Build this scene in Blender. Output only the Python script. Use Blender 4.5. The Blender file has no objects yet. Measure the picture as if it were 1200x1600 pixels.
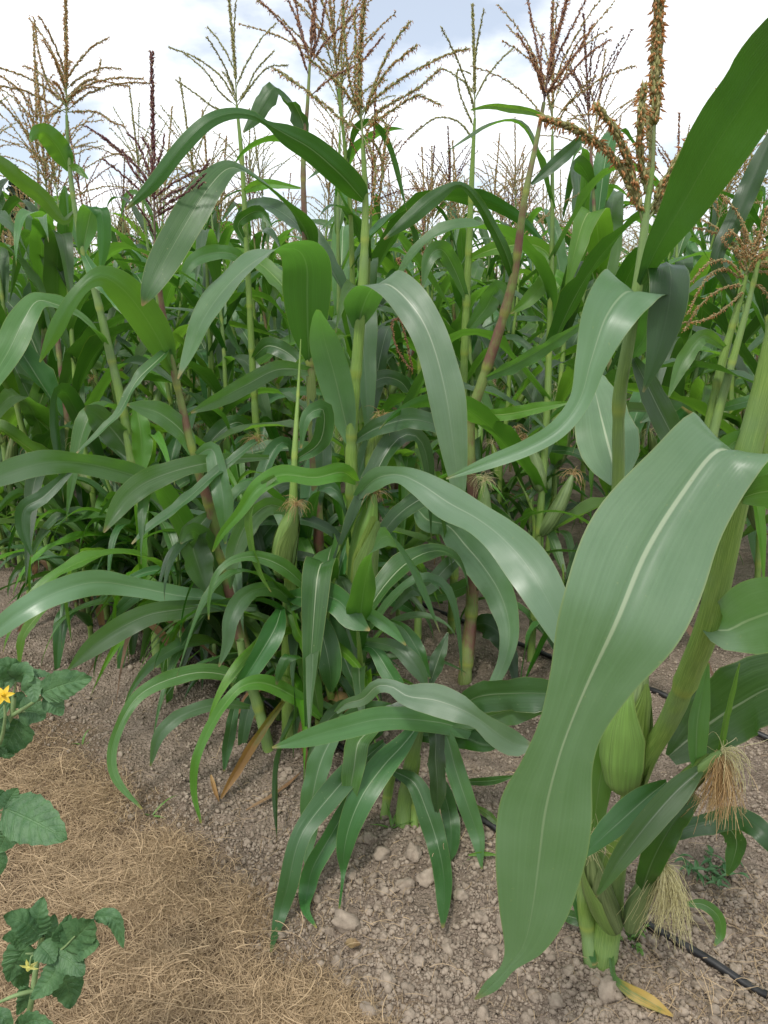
import bpy, math, random
import numpy as np
from mathutils import Vector, Matrix, noise as mnoise

# ------------------------------------------------------------------ camera, sky, sun, exposure
scene = bpy.context.scene
COL = scene.collection
R = math.radians
F_PX, PITCH, CAM_H = 1155.0, R(15.5), 1.0
cam_d = bpy.data.cameras.new("camera"); cam = bpy.data.objects.new("camera", cam_d); COL.objects.link(cam)
cam.location = (0, 0, CAM_H); cam.rotation_euler = (math.pi/2 - PITCH, 0, 0)
cam_d.sensor_fit = 'VERTICAL'; cam_d.sensor_height = 36; cam_d.lens = 36*F_PX/1600
cam_d.clip_start = 0.02; cam_d.clip_end = 2000
scene.camera = cam
SUN_EL, SUN_ROT = R(58), R(205)
w = bpy.data.worlds.new("World"); scene.world = w; w.use_nodes = True
nt = w.node_tree; nt.nodes.clear()
def wn(t, **k):
    n = nt.nodes.new(t)
    for a, b in k.items(): setattr(n, a, b)
    return n
out = wn('ShaderNodeOutputWorld'); bg = wn('ShaderNodeBackground'); bg.inputs[1].default_value = 0.09
sky = wn('ShaderNodeTexSky', sky_type='NISHITA', sun_disc=False, sun_elevation=SUN_EL, sun_rotation=SUN_ROT)
tc = wn('ShaderNodeTexCoord'); sep = wn('ShaderNodeSeparateXYZ')
nt.links.new(tc.outputs['Generated'], sep.inputs[0])
zz = wn('ShaderNodeMath', operation='MAXIMUM'); zz.inputs[1].default_value = 0.0
nt.links.new(sep.outputs[2], zz.inputs[0])
za = wn('ShaderNodeMath', operation='ADD'); za.inputs[1].default_value = 0.22; nt.links.new(zz.outputs[0], za.inputs[0])
comb = wn('ShaderNodeCombineXYZ')
for i in (0, 1):
    dv = wn('ShaderNodeMath', operation='DIVIDE'); nt.links.new(sep.outputs[i], dv.inputs[0]); nt.links.new(za.outputs[0], dv.inputs[1])
    nt.links.new(dv.outputs[0], comb.inputs[i])
nz = wn('ShaderNodeTexNoise'); nz.inputs['Scale'].default_value = 1.5; nz.inputs['Detail'].default_value = 7; nz.inputs['Roughness'].default_value = 0.52
mp = wn('ShaderNodeMapping'); mp.inputs['Location'].default_value = (3.1, 1.35, 0)
nt.links.new(comb.outputs[0], mp.inputs[0]); nt.links.new(mp.outputs[0], nz.inputs['Vector'])
rmp = wn('ShaderNodeMapRange', interpolation_type='SMOOTHSTEP'); rmp.inputs[1].default_value = 0.40; rmp.inputs[2].default_value = 0.55
rmp.inputs[3].default_value = 0.36
nt.links.new(nz.outputs[0], rmp.inputs[0])
mix = wn('ShaderNodeMix', data_type='RGBA'); mix.inputs[7].default_value = (9.0, 9.3, 9.6, 1)
nt.links.new(rmp.outputs[0], mix.inputs[0])
nt.links.new(sky.outputs[0], mix.inputs[6])
nt.links.new(mix.outputs[2], bg.inputs[0]); nt.links.new(bg.outputs[0], out.inputs[0])
sd = bpy.data.lights.new("sun", 'SUN'); sd.energy = 1.5; sd.angle = R(10); sd.color = (1, 0.96, 0.9)
so = bpy.data.objects.new("sun", sd); COL.objects.link(so)
_d = Vector((math.sin(SUN_ROT)*math.cos(SUN_EL), math.cos(SUN_ROT)*math.cos(SUN_EL), math.sin(SUN_EL)))
so.rotation_euler = _d.to_track_quat('Z', 'Y').to_euler(); so.location = (0, 0, 20)
vs = scene.view_settings; vs.view_transform = 'Standard'; vs.look = 'None'; vs.gamma = 1; vs.use_curve_mapping = False
vs.exposure = 0.70
scene.render.resolution_x = 768; scene.render.resolution_y = 1024

rng = np.random.default_rng(11); random.seed(11)
# ------------------------------------------------------------------ pixel helpers (photo is 1200x1600)
CP, SP = math.cos(PITCH), math.sin(PITCH)
def ray(u, v):
    a = (u-600)/F_PX; b = (v-800)/F_PX
    return np.array([a, CP - b*SP, -SP - b*CP])
def PX(u, v, Y):                       # point on that ray at ground distance Y
    d = ray(u, v); return np.array([0, 0, CAM_H]) + d*(Y/d[1])
def GP(u, v, z=0.0):                   # where that ray meets the ground
    d = ray(u, v); return np.array([0, 0, CAM_H]) + d*((z-CAM_H)/d[2])
def depth(p): return p[1]*CP - (p[2]-CAM_H)*SP
CAMP = np.array([0, 0, CAM_H])

# ------------------------------------------------------------------ node material helpers
def mat(name):
    m = bpy.data.materials.new(name); m.use_nodes = True
    t = m.node_tree; t.nodes.clear()
    o = t.nodes.new('ShaderNodeOutputMaterial')
    return m, t, o
def N(t, typ, inp=None, **k):
    n = t.nodes.new(typ)
    for a, b in k.items(): setattr(n, a, b)
    for a, b in (inp or {}).items():
        if isinstance(b, bpy.types.NodeSocket): t.links.new(b, n.inputs[a])
        else: n.inputs[a].default_value = b
    return n
def math_(t, op, a, b=0.0, c=0.0): return N(t, 'ShaderNodeMath', {0: a, 1: b, 2: c}, operation=op).outputs[0]
def mixc(t, f, a, b): 
    def col(x): return x if isinstance(x, bpy.types.NodeSocket) else (*x, 1)
    return N(t, 'ShaderNodeMix', {0: f, 6: col(a), 7: col(b)}, data_type='RGBA').outputs[2]
def mrange(t, x, a, b, c=0.0, d=1.0, smooth=True):
    return N(t, 'ShaderNodeMapRange', {0: x, 1: a, 2: b, 3: c, 4: d}, interpolation_type='SMOOTHSTEP' if smooth else 'LINEAR').outputs[0]
def noise_(t, scale, vec=None, detail=3, rough=0.55):
    i = {'Scale': scale, 'Detail': detail, 'Roughness': rough}
    if vec is not None: i['Vector'] = vec
    return N(t, 'ShaderNodeTexNoise', i).outputs[0]

def leaf_material(name, top, top2, under, trans, rib, tmix=0.38, rough=0.40, vein=26, dry=None, spec=.65, vrange=(.5, 1.25), stripe=1.0):
    m, t, o = mat(name)
    uv = N(t, 'ShaderNodeUVMap').outputs[0]
    s = N(t, 'ShaderNodeSeparateXYZ', {0: uv}); ux, uy = s.outputs[0], s.outputs[1]
    geo = N(t, 'ShaderNodeNewGeometry'); obi = N(t, 'ShaderNodeObjectInfo')
    back = geo.outputs['Backfacing']
    c = math_(t, 'ABSOLUTE', math_(t, 'SUBTRACT', math_(t, 'MULTIPLY', ux, 2.0), 1.0))
    # stretched noise along the blade for streaks and veins
    mp = N(t, 'ShaderNodeMapping', {0: uv}); mp.inputs['Scale'].default_value = (1, 0.06, 1)
    loc = N(t, 'ShaderNodeCombineXYZ', {0: math_(t, 'MULTIPLY', obi.outputs['Random'], 37.0), 1: math_(t, 'MULTIPLY', obi.outputs['Random'], 11.0)})
    t.links.new(loc.outputs[0], mp.inputs['Location'])
    n1 = noise_(t, 34, mp.outputs[0], 2, .6)
    n2 = noise_(t, 9, mp.outputs[0], 2, .5)
    n3 = noise_(t, 16, geo.outputs['Position'], 4, .6)
    vw = math_(t, 'SINE', math_(t, 'ADD', math_(t, 'MULTIPLY', ux, vein*6.283), math_(t, 'MULTIPLY', n2, 3.0)))
    rnd = math_(t, 'FRACT', math_(t, 'ADD', obi.outputs['Random'], geo.outputs['Random Per Island']))
    f = mrange(t, math_(t, 'ADD', math_(t, 'MULTIPLY', n3, .8), math_(t, 'MULTIPLY', rnd, .6)), .35, .95)
    ctop = mixc(t, f, top, top2)
    ctop = mixc(t, mrange(t, n1, .35, .75, 0, .5*stripe), ctop, tuple(min(1, x*1.45) for x in top2))
    ctop = mixc(t, mrange(t, math_(t, 'MULTIPLY', vw, mrange(t, n2, .35, .65)), .6, 1.0, 0, .14), ctop, tuple(x*1.7 for x in top2))
    cund = mixc(t, mrange(t, math_(t, 'ADD', n1, math_(t, 'MULTIPLY', vw, .12)), .4, .75, 0, .7), under, tuple(x*1.7 for x in under))
    wr = mrange(t, uy, 0, 1, .06, .016, False)
    ribm = N(t, 'ShaderNodeMapRange', {0: math_(t, 'DIVIDE', c, wr), 1: .45, 2: 1.1, 3: 1, 4: 0}, interpolation_type='SMOOTHSTEP').outputs[0]
    ribf = math_(t, 'MULTIPLY', ribm, math_(t, 'MULTIPLY', mrange(t, uy, .3, .95, .85, .12), mrange(t, obi.outputs['Random'], 0, 1, .45, 1.0)))
    ctop = mixc(t, ribf, ctop, rib)
    cund = mixc(t, math_(t, 'MULTIPLY', ribf, .6), cund, tuple(.5*a+.5*b*1.8 for a, b in zip(rib, under)))
    edge = mrange(t, c, .955, .995, 0, .55)
    ctop = mixc(t, edge, ctop, (.30, .34, .14)); cund = mixc(t, edge, cund, (.28, .36, .10))
    # small pale specks and the dry tip
    spk = mrange(t, noise_(t, 210, geo.outputs['Position'], 1, .5), .74, .80, 0, .45)
    ctop = mixc(t, spk, ctop, (.32, .36, .18))
    tip = mrange(t, math_(t, 'ADD', uy, math_(t, 'MULTIPLY', n3, .08)), 1.00, 1.045, 0, .85)
    if dry:
        df = mrange(t, math_(t, 'ADD', math_(t, 'ADD', math_(t, 'MULTIPLY', uy, .5), math_(t, 'MULTIPLY', n3, .7)), math_(t, 'MULTIPLY', n2, .4)), dry[1], dry[1]+.18)
        ctop = mixc(t, df, ctop, dry[0]); cund = mixc(t, df, cund, dry[0])
        trans = mixc(t, df, trans, tuple(x*.8 for x in dry[0]))
    ctop = mixc(t, tip, ctop, (.33, .24, .11)); cund = mixc(t, tip, cund, (.33, .24, .11))
    base = mixc(t, back, ctop, cund)  # green blades: underside colour is darkened to carry shade
    vr = N(t, 'ShaderNodeTexWhiteNoise', {'W': math_(t, 'MULTIPLY', obi.outputs['Random'], 91.7)}, noise_dimensions='1D').outputs[0]
    base = N(t, 'ShaderNodeHueSaturation', {'Hue': mrange(t, rnd, 0, 1, .485, .515), 'Saturation': mrange(t, vr, 0, 1, .95, 1.22), 'Value': mrange(t, vr, 0, 1, vrange[0], vrange[1], False), 'Color': base}).outputs[0]
    h = math_(t, 'ADD', math_(t, 'MULTIPLY', vw, .14), n1)
    h = math_(t, 'ADD', h, math_(t, 'MULTIPLY', ribm, 1.5))
    bmp = N(t, 'ShaderNodeBump', {'Strength': .28*stripe, 'Distance': .0012, 'Height': h})
    rgh = mrange(t, n3, .3, .7, rough-.07, rough+.12)
    p = N(t, 'ShaderNodeBsdfPrincipled', {'Base Color': base, 'Roughness': rgh, 'Normal': bmp.outputs[0], 'Specular IOR Level': spec})
    tl = N(t, 'ShaderNodeBsdfTranslucent', {'Color': trans if isinstance(trans, bpy.types.NodeSocket) else (*trans, 1)})
    ms = N(t, 'ShaderNodeMixShader', {0: tmix, 1: p.outputs[0], 2: tl.outputs[0]})
    t.links.new(ms.outputs[0], o.inputs[0])
    return m

M = {}
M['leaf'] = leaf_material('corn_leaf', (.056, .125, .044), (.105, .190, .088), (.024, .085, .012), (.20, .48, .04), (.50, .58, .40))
M['leaf_pale'] = leaf_material('corn_leaf_skylit', (.112, .192, .106), (.175, .265, .163), (.032, .10, .022), (.17, .43, .05), (.52, .60, .42), rough=.40, spec=.85, vrange=(.9, 1.1), stripe=.45)  # paler copy of the leaf, sky sheen lightened into its base colour
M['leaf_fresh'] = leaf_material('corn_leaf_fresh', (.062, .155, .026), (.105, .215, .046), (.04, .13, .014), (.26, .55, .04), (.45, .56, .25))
M['leaf_deep'] = leaf_material('corn_leaf_deep', (.026, .075, .020), (.055, .120, .042), (.017, .062, .010), (.13, .36, .025), (.46, .54, .36), tmix=.22)  # deep green copy of the leaf, darkened further to paint in canopy shade
M['leaf_dry'] = leaf_material('corn_leaf_drying', (.12, .17, .03), (.2, .2, .04), (.15, .17, .03), (.4, .35, .05), (.5, .4, .15), dry=((.42, .26, .08), .66))
M['leaf_edge'] = leaf_material('corn_leaf_yellow_edge', (.05, .13, .035), (.09, .18, .05), (.05, .13, .03), (.2, .4, .05), (.3, .36, .15), dry=((.55, .34, .06), .84), vrange=(.9, 1.1))
M['leaf_dead'] = leaf_material('corn_leaf_dead', (.27, .175, .095), (.38, .27, .155), (.28, .19, .11), (.35, .22, .1), (.42, .33, .2), rough=.7, dry=((.30, .19, .10), .7))
M['husk'] = leaf_material('corn_husk', (.075, .14, .032), (.175, .255, .085), (.16, .24, .07), (.25, .4, .07), (.20, .28, .10), tmix=.08, vein=9, vrange=(.85, 1.05), stripe=1.9)

def stalk_material(name, a, b, red=0.0):
    m, t, o = mat(name)
    uv = N(t, 'ShaderNodeUVMap').outputs[0]; geo = N(t, 'ShaderNodeNewGeometry'); obi = N(t, 'ShaderNodeObjectInfo')
    mp = N(t, 'ShaderNodeMapping', {0: uv}); mp.inputs['Scale'].default_value = (14, 1.0, 1)
    n1 = noise_(t, 3.0, mp.outputs[0], 3, .6); n3 = noise_(t, 12, geo.outputs['Position'], 3, .6)
    at = N(t, 'ShaderNodeAttribute', attribute_name='node').outputs['Fac']
    c = mixc(t, mrange(t, n1, .35, .7), a, b)
    c = mixc(t, mrange(t, math_(t, 'ADD', n3, math_(t, 'MULTIPLY', obi.outputs['Random'], .25)), .5, .85, 0, .5), c, (.16, .24, .12))
    if red: c = mixc(t, mrange(t, math_(t, 'ADD', n3, math_(t, 'MULTIPLY', n1, .5)), .66, .86, 0, min(1, red*1.4)), c, (.17, .05, .055))
    c = mixc(t, math_(t, 'MULTIPLY', at, .55), c, (.34, .40, .06))
    sp = N(t, 'ShaderNodeMath', {0: math_(t, 'MULTIPLY', N(t, 'ShaderNodeSeparateXYZ', {0: uv}).outputs[0], 6.283*22)}, operation='SINE').outputs[0]
    bmp = N(t, 'ShaderNodeBump', {'Strength': .35, 'Distance': .0012, 'Height': math_(t, 'ADD', n1, math_(t, 'MULTIPLY', sp, .3))})
    p = N(t, 'ShaderNodeBsdfPrincipled', {'Base Color': c, 'Roughness': .5, 'Normal': bmp.outputs[0]})
    t.links.new(p.outputs[0], o.inputs[0]); return m
M['stalk'] = stalk_material('corn_stalk', (.14, .25, .040), (.24, .36, .075))
M['stalk_red'] = stalk_material('corn_stalk_reddish', (.15, .22, .05), (.24, .30, .09), .6)

def simple(name, a, b, scale=40, rough=.7, tl=None, bump=0.0, island=0.0):
    m, t, o = mat(name)
    geo = N(t, 'ShaderNodeNewGeometry')
    f = noise_(t, scale, geo.outputs['Position'], 3, .6)
    f = mrange(t, f, .3, .7)
    if island: f = math_(t, 'ADD', math_(t, 'MULTIPLY', f, 1-island), math_(t, 'MULTIPLY', geo.outputs['Random Per Island'], island))
    c = mixc(t, f, a, b)
    inp = {'Base Color': c, 'Roughness': rough}
    if bump: inp['Normal'] = N(t, 'ShaderNodeBump', {'Strength': bump, 'Distance': .003, 'Height': noise_(t, scale*3, geo.outputs['Position'], 4, .65)}).outputs[0]
    p = N(t, 'ShaderNodeBsdfPrincipled', inp); sh = p.outputs[0]
    if tl: sh = N(t, 'ShaderNodeMixShader', {0: tl[0], 1: sh, 2: N(t, 'ShaderNodeBsdfTranslucent', {'Color': (*tl[1], 1)}).outputs[0]}).outputs[0]
    t.links.new(sh, o.inputs[0]); return m
M['spike_green'] = simple('tassel_green', (.34, .36, .13), (.55, .51, .25), 60, .65, (.5, (.62, .58, .26)), island=.7)
M['spike_tan'] = simple('tassel_tan', (.42, .37, .17), (.66, .54, .30), 60, .65, (.5, (.72, .55, .3)), island=.7)
M['spike_purple'] = simple('tassel_purple', (.11, .035, .048), (.25, .11, .09), 60, .6, (.35, (.36, .12, .12)), island=.7)
M['spike_bronze'] = simple('tassel_bronze', (.22, .10, .08), (.48, .29, .16), 60, .6, (.42, (.55, .32, .2)), island=.7)
M['anther'] = simple('anther_orange', (.62, .32, .12), (.80, .50, .24), 80, .6, (.5, (.8, .5, .24)), island=.7)
M['anther_pale'] = simple('anther_pale', (.45, .33, .16), (.6, .48, .28), 80, .6, (.25, (.6, .5, .3)), island=.7)
M['tstem'] = simple('tassel_stem', (.16, .22, .08), (.26, .30, .12), 30, .6)
M['tstem_purple'] = simple('tassel_stem_purple', (.12, .07, .07), (.2, .14, .1), 30, .6)
M['silk_pale'] = simple('silk_pale', (.62, .58, .28), (.74, .68, .40), 60, .45, (.3, (.8, .75, .45)), island=.5)
M['silk_brown'] = simple('silk_brown', (.40, .21, .075), (.72, .55, .27), 50, .5, (.25, (.6, .4, .2)), island=.8)
M['soil_clod'] = simple('soil_clod', (.215, .17, .126), (.345, .28, .213), 45, .95, bump=.7)
M['hose'] = simple('black_hose', (.010, .010, .011), (.03, .029, .028), 60, .42)
M['wood_dry'] = simple('dry_stem', (.34, .21, .11), (.48, .34, .2), 50, .8)

# ------------------------------------------------------------------ mesh helpers
def make_mesh(name, V, Fs, mats, uv=None, fm=None, smooth=True, attr=None):
    V = np.asarray(V, float).reshape(-1, 3)
    if not isinstance(Fs, list): Fs = [Fs]
    Fs = [np.asarray(f, int) for f in Fs if len(f)]
    me = bpy.data.meshes.new(name)
    loops = np.concatenate([f.ravel() for f in Fs]); sizes = np.concatenate([np.full(len(f), f.shape[1]) for f in Fs])
    me.vertices.add(len(V)); me.vertices.foreach_set('co', V.ravel())
    me.loops.add(len(loops)); me.loops.foreach_set('vertex_index', loops.astype(np.int32))
    st = np.concatenate([[0], np.cumsum(sizes)[:-1]])
    me.polygons.add(len(sizes)); me.polygons.foreach_set('loop_start', st.astype(np.int32))
    if fm is not None: me.polygons.foreach_set('material_index', np.asarray(fm, np.int32))
    me.polygons.foreach_set('use_smooth', np.full(len(sizes), smooth))
    for m_ in mats: me.materials.append(m_)
    if uv is not None:
        l = me.uv_layers.new(name='UVMap'); l.data.foreach_set('uv', np.asarray(uv, float)[loops].ravel())
    if attr is not None:
        a = me.attributes.new('node', 'FLOAT', 'POINT'); a.data.foreach_set('value', np.asarray(attr, np.float32))
    me.update(calc_edges=True); me.validate()
    return me
def obj(name, me, parent=None, loc=None):
    o = bpy.data.objects.new(name, me); COL.objects.link(o)
    if parent is not None: o.parent = parent
    if loc is not None: o.location = loc
    return o
def empty(name, loc, label=None, cat=None, group=None):
    o = bpy.data.objects.new(name, None); COL.objects.link(o); o.location = loc; o.empty_display_size = .05
    tag(o, label, cat, group); return o
def tag(o, label=None, cat=None, group=None, kind=None):
    if label: o['label'] = label
    if cat: o['category'] = cat
    if group: o['group'] = group
    if kind: o['kind'] = kind
    return o
def spline(P, n):
    """cubic through rows of P (any columns, first three = position), n samples"""
    P = np.asarray(P, float); k = len(P)
    d = np.linalg.norm(np.diff(P[:, :3], axis=0), axis=1); s = np.concatenate([[0], np.cumsum(np.maximum(d, 1e-6))])
    T = np.zeros_like(P)
    for i in range(k):
        a, b = max(i-1, 0), min(i+1, k-1); T[i] = (P[b]-P[a])/(s[b]-s[a])
    q = np.linspace(0, s[-1], n); j = np.clip(np.searchsorted(s, q, side='right')-1, 0, k-2)
    h = (s[j+1]-s[j])[:, None]; x = ((q-s[j])/h[:, 0])[:, None]
    return ((2*x**3-3*x**2+1)*P[j] + (x**3-2*x**2+x)*h*T[j] + (-2*x**3+3*x**2)*P[j+1] + (x**3-x**2)*h*T[j+1])
def unit(a): return a/np.maximum(np.linalg.norm(a, axis=-1, keepdims=True), 1e-9)
def grid_faces(nu, nv, wrap=False):
    """nu rows, nv columns"""
    i, j = np.meshgrid(np.arange(nu-1), np.arange(nv if wrap else nv-1), indexing='ij'); i = i.ravel(); j = j.ravel(); j2 = (j+1) % nv
    return np.stack([i*nv+j, i*nv+j2, (i+1)*nv+j2, (i+1)*nv+j], 1)
def tube(P, rad, sides=8):
    P = np.asarray(P, float); n = len(P); T = unit(np.gradient(P, axis=0))
    ref = np.array([0.31, 0.87, 0.38]); ref = np.array([1., 0, 0]) if abs(T[0] @ np.array([1., 0, 0])) < .8 else np.array([0, 1., 0])
    A = []; a = unit(ref - T[0]*(ref @ T[0]))
    for i in range(n):
        a = unit(a - T[i]*(a @ T[i])); A.append(a)
    A = np.array(A); B = np.cross(T, A)
    th = np.arange(sides)/sides*2*np.pi; rad = np.broadcast_to(np.asarray(rad, float), (n,))
    V = P[:, None] + rad[:, None, None]*(np.cos(th)[None, :, None]*A[:, None] + np.sin(th)[None, :, None]*B[:, None])
    return V.reshape(-1, 3), grid_faces(n, sides, True)
class Acc:
    """collects pieces of ONE part"""
    def __init__(s): s.V = []; s.Q = []; s.T = []; s.mq = []; s.mt = []; s.n = 0
    def add(s, V, Fa, m=0):
        Fa = np.asarray(Fa)
        (s.Q if Fa.shape[1] == 4 else s.T).append(Fa+s.n); (s.mq if Fa.shape[1] == 4 else s.mt).append(np.full(len(Fa), m)); s.V.append(V); s.n += len(V)
    def mesh(s, name, mats, origin=(0, 0, 0), smooth=True):
        Fs = []; fm = []
        if s.Q: Fs.append(np.concatenate(s.Q)); fm += s.mq
        if s.T: Fs.append(np.concatenate(s.T)); fm += s.mt
        return make_mesh(name, np.concatenate(s.V)-np.asarray(origin), Fs, mats, fm=np.concatenate(fm), smooth=smooth)

def blade(C, W, S, Nn, nx=8, fold=.18, wave=.12, waves=4, rg=rng, base_wrap=.5, flip=False):
    """leaf blade: centre line C, full width W, side S, upper normal Nn -> V, F, uv"""
    n = len(C); t = np.linspace(0, 1, n); x = np.linspace(-1, 1, nx+1)
    ph = rg.uniform(0, 6.28, 4); k1 = waves*rg.uniform(.8, 1.2); k2 = waves*rg.uniform(1.7, 2.4)
    amp = np.minimum(t*4, 1)*np.minimum((1-t)*3, 1)
    wl = amp*(np.sin(k1*6.28*t+ph[0])+.5*np.sin(k2*6.28*t+ph[1]))
    wr = amp*(np.sin(k1*6.28*t*1.07+ph[2])+.5*np.sin(k2*6.28*t+ph[3]))
    ax = np.abs(x)
    fo = (fold + base_wrap*np.exp(-t/.06))
    hgt = fo[:, None]*ax[None]**1.15 + wave*np.where(x[None] < 0, wl[:, None], wr[:, None])*ax[None]**1.8
    lat = x[None]*np.sqrt(np.maximum(1-np.minimum(fo, .9)**2*.6, .2))[:, None]
    hw = (W/2)[:, None]
    V = C[:, None] + S[:, None]*(lat*hw)[..., None] + Nn[:, None]*(hgt*hw)[..., None]
    # the rib itself is a shallow keel below the blade
    V[:, nx//2] -= Nn*(.05*W*(1-t)+.0006)[:, None]
    Fa = grid_faces(n, nx+1)
    if flip: Fa = Fa[:, ::-1]
    uv = np.stack(np.broadcast_arrays(((x+1)/2)[None], t[:, None]), -1).reshape(-1, 2)
    return V.reshape(-1, 3), Fa, uv

def hero_leaf(spec, s=None, roll=None, under=False, fold=.25, wave=.21, waves=3.6, ts=.65, n=None, nx=8):
    if roll is None: roll = rng.uniform(-26, 26, 5) if s is None else 0
    """spec 'u v Y w, ...' : photo pixel, ground distance in metres, width in pixels"""
    rows = [list(map(float, a.split())) for a in spec.split(',')]
    P = []
    for u, v, Y, wp in rows:
        p = PX(u, v, Y); g = ground_h(p[0], p[1])+.014
        if p[2] < g: p = GP(u, v, g)
        P.append([*p, wp*depth(p)/F_PX])
    P = np.array(P); L = np.linalg.norm(np.diff(P[:, :3], axis=0), axis=1).sum()
    n = n or int(np.clip(L/.012, 18, 56))
    Q = spline(P, n); C = Q[:, :3]; W = np.maximum(Q[:, 3], .0012)
    T = unit(np.gradient(C, axis=0)); Vw = unit(C-CAMP)
    if s is None: S = unit(np.cross(T, Vw))
    else:
        a = R(s); right = np.array([1., 0, 0]); down = np.array([0, -SP, -CP]); ref = right*math.cos(a)+down*math.sin(a)
        S = unit(ref[None] - T*(T @ ref)[:, None])
    r = np.interp(np.linspace(0, 1, n), np.linspace(0, 1, len(np.atleast_1d(roll))), np.atleast_1d(roll)) if np.ndim(roll) else np.full(n, float(roll))
    r = np.radians(r)[:, None]; S = unit(S*np.cos(r) + np.cross(T, S)*np.sin(r))
    Nn = np.cross(S, T); k = int(ts*(n-1))
    face = (Nn[k] @ (CAMP-C[k])) > 0
    if face == under: S = -S; Nn = -Nn
    V, Fa, uv = blade(C, W, S, Nn, nx, fold, wave, waves, flip=False)
    # keep face normal = upper normal
    f0 = Fa[(len(Fa)//2)]; nn = np.cross(V[f0[1]]-V[f0[0]], V[f0[3]]-V[f0[0]])
    i = f0[0]//(nx+1)
    if nn @ Nn[i] < 0: Fa = Fa[:, ::-1]
    return V, Fa, uv

def stalk_mesh(name, P, rad, mats, origin, nodes=None, sides=12, seg=None):
    """P,rad control rows -> tube with swollen nodes; nodes given as fractions of length"""
    P = np.asarray(P, float); L = np.linalg.norm(np.diff(P, axis=0), axis=1).sum()
    n = seg or int(np.clip(L/.008, 30, 180))
    Q = spline(np.column_stack([P, rad]), n); t = np.linspace(0, 1, n); r = np.maximum(Q[:, 3], .001); at = np.zeros(n)
    if nodes is not None:
        w_ = .010/max(L, .1)
        for q in nodes:
            d = (t-q)/w_
            r = r*(1+.07*np.exp(-(d-1.0)**2/1.2) - .09*np.exp(-((d+1.2)**2)/.8)); at = np.maximum(at, np.exp(-(d-.3)**2/.35))
            up = (t > q) & (t < q+.25); r = r*np.where(up, 1+.04*np.clip((q+.25-t)/.25, 0, 1), 1)
    V, Fa = tube(Q[:, :3], r, sides)
    th = np.arange(sides)/sides; th = np.minimum(th, 1-th)*2
    uv = np.stack(np.broadcast_arrays(th[None], (t*L*8)[:, None]), -1).reshape(-1, 2)
    return make_mesh(name, V-np.asarray(origin), Fa, mats, uv=uv, attr=np.repeat(at, sides)), Q

# spikelets: 5-vertex bipyramids
def bipyr(acc, base, dirv, ln, wd, m, rg):
    n = len(base); dirv = unit(dirv); ref = np.where(np.abs(dirv[:, 2:3]) < .9, [[0, 0, 1.]], [[1., 0, 0]])
    a = unit(np.cross(dirv, ref)); b = np.cross(dirv, a)
    mid = base + dirv*(ln*.42)[:, None]; V = np.empty((n, 5, 3)); V[:, 0] = base; V[:, 4] = base+dirv*ln[:, None]
    ph = rg.uniform(0, 6.28, n)
    for k in range(3):
        an = ph+k*2.094; V[:, 1+k] = mid + (np.cos(an)*wd)[:, None]*a + (np.sin(an)*wd)[:, None]*b
    f = np.array([[0, 2, 1], [0, 3, 2], [0, 1, 3], [4, 1, 2], [4, 2, 3], [4, 3, 1]])
    acc.add(V.reshape(-1, 3), (f[None]+(np.arange(n)*5)[:, None, None]).reshape(-1, 3), m)
def tassel_branch(acc, P, rg, sl=.0085, sw=.0016, gap=.0042, per=2, anth=.5, start=.1, stem=.0011, spread=.3):
    per += 1; anth = min(1, anth*1.15)
    Q = spline(np.asarray(P, float), 24); L = np.linalg.norm(np.diff(Q, axis=0), axis=1).sum()
    V, Fa = tube(Q, np.linspace(stem, stem*.45, 24), 4); acc.add(V, Fa, 0)
    k = max(3, int(L*(1-start)/gap))*per; q = start+(1-start)*(np.repeat(np.arange(k//per), per)+rg.uniform(0, .8, (k//per)*per))/(k//per)
    q = np.clip(q, 0, .999); k = len(q); fi = q*23; i0 = np.clip(fi.astype(int), 0, 22); fr = (fi-i0)[:, None]
    pos = Q[i0]*(1-fr)+Q[i0+1]*fr; T = unit(Q[i0+1]-Q[i0]); side = unit(np.cross(T, rg.normal(size=(k, 3))))
    d = T + side*rg.uniform(.3, 1.5, (k, 1))*spread
    sc = rg.uniform(.75, 1.25, k)*(1-.35*q)
    bipyr(acc, pos+side*stem*.6, d, sl*sc, sw*rg.uniform(.8, 1.2, k), 1, rg)
    if anth > 0:
        s_ = rg.random(k) < anth; m = s_.sum()
        if m:
            p = (pos+d*.6*sl)[s_]; dd = side[s_]*.7 + rg.normal(size=(m, 3))*.45 + np.array([0, 0, -.8])
            bipyr(acc, p, dd, rg.uniform(.4, .85, m)*sl, np.full(m, sw*.62), 2, rg)
TASSEL = {'green': ('tstem', 'spike_green', 'anther_pale'), 'tan': ('tstem', 'spike_tan', 'anther'), 'orange': ('tstem', 'spike_green', 'anther'),
          'purple': ('tstem_purple', 'spike_purple', 'anther_pale'), 'bronze': ('tstem_purple', 'spike_bronze', 'anther')}
def auto_branches(base, axis, L, nb, rg, spread=(25, 60), ln=(.6, .95), droop=.35, along=.38):
    out_ = []; ax = unit(axis); ref = np.array([1., .2, 0]); a = unit(np.cross(ax, ref)); b = np.cross(ax, a)
    for k in range(nb):
        az = k*2.4+rg.uniform(-.4, .4); f = k/max(nb-1, 1); p0 = base+ax*L*along*f*rg.uniform(.7, 1.1)
        sp = R(rg.uniform(*spread))*(1-.4*f); l = L*rg.uniform(*ln)*(1-.35*f)
        o_ = a*math.cos(az)+b*math.sin(az); pts = [p0]; d = unit(ax*math.cos(sp)+o_*math.sin(sp))
        for j in range(4):
            pts.append(pts[-1]+d*l/4); d = unit(d+np.array([0, 0, -1.])*droop*rg.uniform(.5, 1.3)*.45 + o_*.04)
        out_.append(pts)
    return out_

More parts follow.
